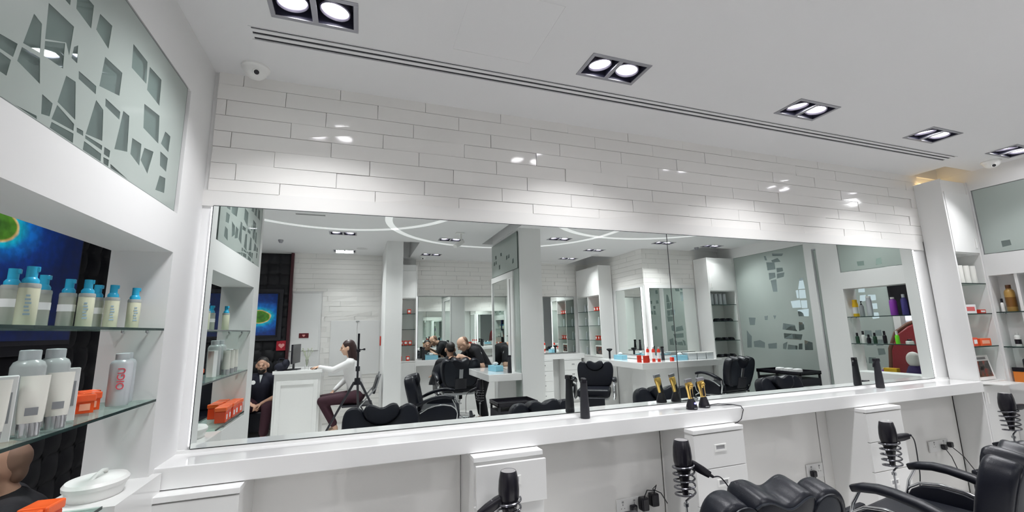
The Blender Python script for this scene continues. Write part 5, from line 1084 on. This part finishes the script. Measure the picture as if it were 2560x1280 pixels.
# trolleys
def trolley(label, loc, w_, d, h, rz):
    t = thing('salon_trolley', label, 'trolley', loc, rz)
    b = NB(); rbox(b, -w_/2, w_/2, -d/2, d/2, h-.05, h-.035, b=.003)
    for q in ((-w_/2, w_/2, -d/2, -d/2+.012), (-w_/2, w_/2, d/2-.012, d/2), (-w_/2, -w_/2+.012, -d/2, d/2), (w_/2-.012, w_/2, -d/2, d/2)): rbox(b, *q, h-.05, h, b=.003)
    obj('top_tray', b, BLACKP, t)
    for z in (h-.20, h-.36):
        b = NB(); rbox(b, -w_/2+.02, w_/2-.02, -d/2+.01, d/2-.01, z, z+.10, b=.008); dr = obj('drawer', b, BLACKM, t)
        b = NB(); rbox(b, -.05, .05, -d/2-.004, -d/2+.012, z+.06, z+.075, b=.002); obj('handle', b, STEEL, dr)
    for sx in (-1, 1):
        for sy in (-1, 1):
            b = NB(); rbox(b, sx*(w_/2-.02)-.012, sx*(w_/2-.02)+.012, sy*(d/2-.02)-.012, sy*(d/2-.02)+.012, .05, h-.04, b=.003); lg = obj('leg', b, BLACKM, t)
            b = NB(); cyl(b, (sx*(w_/2-.02)-.01, sy*(d/2-.02), .026), (sx*(w_/2-.02)+.01, sy*(d/2-.02), .026), .025); obj('caster', b, BLACKP, lg)
    return t
trolley('black salon trolley in front of the shop window, white bundles on top', (6.06, .10, 0), .42, .72, .82, 0)
trolley('low black salon trolley beside the central column counter', (1.80, -.16, 0), .36, .50, .66, R(90))
for k in range(3):
    b = NB(); rbox(b, -.05, .05, -.045, .045, 0, .06, b=.015); o = obj('folded_towel', b, TISSUE); o.location = (6.04, .0+k*.14, .786); tag(o, 'small folded white towel on the black window trolley, %s from the spectacle cabinet' % ORD[k], 'towel', 'white towels on the window trolley')
# red throne chair and black display behind the right niche
t = thing('throne_chair', 'ornate dark red buttoned chair with a carved wooden frame behind the right niche', 'armchair', (6.29, 1.62, 0), R(-90))
P = [(-.33, .42), (-.36, .9), (-.34, 1.15), (-.26, 1.35), (-.12, 1.45), (0, 1.50), (.12, 1.45), (.26, 1.35), (.34, 1.15), (.36, .9), (.33, .42)]
b = NB(); slab(b, [(x*.9, z*.985) for x, z in P][::-1], .14, .03, 3, mtx=Matrix.Translation((0, .10, 0)) @ Matrix.Rotation(R(-3), 4, 'X')); obj('backrest', b, MAROON, t, auto=False)
b = NB(); tube(b, [Matrix.Translation((0, .10, 0)) @ Matrix.Rotation(R(-3), 4, 'X') @ Vector((x, 0, z)) for x, z in P], .032, 10); obj('carved_frame', b, DARKWOOD, t)
b = NB(); rbox(b, -.33, .33, -.20, .16, .34, .50, b=.05, seg=4); obj('seat', b, MAROON, t)
for s in (-1, 1):
    b = NB(); sweep(b, [(s*.36, -.19, .66), (s*.37, -.1, .71), (s*.37, .12, .70)], .04, .03); obj('armrest', b, MAROON, t); 
    for y in (-.16, .16): b = NB(); tube(b, [(s*.32, y, .34), (s*.34, y, .18), (s*.31, y*1.05, .01)], [.03, .024, .02]); obj('leg', b, DARKWOOD, t)
t = thing('console_table', 'dark low console with products behind the right niche in front of the red chair', 'table', (5.86, 1.60, 0))
b = NB(); rbox(b, -.14, .12, -.40, .40, .80, .83, b=.003); obj('top', b, BLACKM, t); b = NB(); rbox(b, -.12, .10, -.36, .36, .05, .80, b=.003); obj('body', b, BLACKP, t)
t = thing('bowl', 'beige bowl on the dark console behind the right niche', 'bowl', (5.84, 1.42, .8305)); b = NB(); lathe(b, [(0, 0), (.04, 0), (.08, .04), (.095, .075), (.088, .075), (.07, .04), (0, .012)], seg=28); obj('bowl_body', b, mat('beige_ceramic', (.45, .38, .25), .4), t)
carton('product_box', 'yellow and red box on the dark console behind the right niche', 'box', (5.84, 1.60, .8305), .06, .13, .13, mat('red_card', (.65, .03, .02), .4), 0)
b = NB(); box(b, -.0306, .0306, -.0655, .0655, .09, .1302); obj('yellow_band', b, YELLOW, [o for o in bpy.data.objects if o.get('label') == 'yellow and red box on the dark console behind the right niche'][0])
bottle('small violet bottle on the dark console between the bowl and the box', (5.84, 1.515, .8305), .13, .022, PURPLE, WHITEP)
t = thing('styling_head', 'pale styling dummy head wrapped in dark cloth on the dark console', 'mannequin', (5.86, 1.82, .8305)); b = NB(); lathe(b, [(0, 0), (.07, 0), (.05, .04), (.045, .12), (.04, .16)], seg=24); ell(b, (0, 0, .24), .055, .07, .085); remeshed('head_form', b, mat('pale_dummy', (.6, .58, .55), .5), t, .006, 3)
b = NB(); lathe(b, [(.085, 0), (.08, .1), (.06, .15), (.05, .17)], seg=24); obj('wrap', b, mat('violet_cloth', (.05, .03, .12), .7), t)
# someone and things outside the shop window
J = dict(head=(7.35, .25, 1.58), neck=(7.37, .25, 1.44), chest=(7.38, .25, 1.28), waist=(7.40, .25, 1.08), pelvis=(7.40, .25, .95), shL=(7.38, .07, 1.38), shR=(7.38, .43, 1.38), elL=(7.15, .0, 1.25), elR=(7.12, .48, 1.18), wrL=(6.92, -.05, 1.36), wrR=(6.90, .40, 1.22),
         hipL=(7.40, .15, .92), hipR=(7.40, .35, .92), knL=(7.36, .14, .50), knR=(7.36, .36, .50), anL=(7.40, .14, .09), anR=(7.40, .36, .09), toeL=(7.25, .14, .035), toeR=(7.25, .36, .035))
p, m = person('person in a black shirt with raised forearms outside the shop window', J, (-1, 0, -.3), top=CLOTHB, bottom=mat('denim', (.03, .06, .12), .8), loc=(0, -.85, 0))
b = NB(); rbox(b, 7.95, 8.09, -1.2, 1.6, 1.5, 2.3, b=.01); o = obj('mall_glow_box', b, mat('mall_glow', (.9, .9, .95), .4, emit=(.85, .85, 1.0), strength=1.0)); tag(o, 'added glowing box standing in for the bright mall outside the shop window', 'light box')  # added glowing box, stands in for the bright mall beyond the window
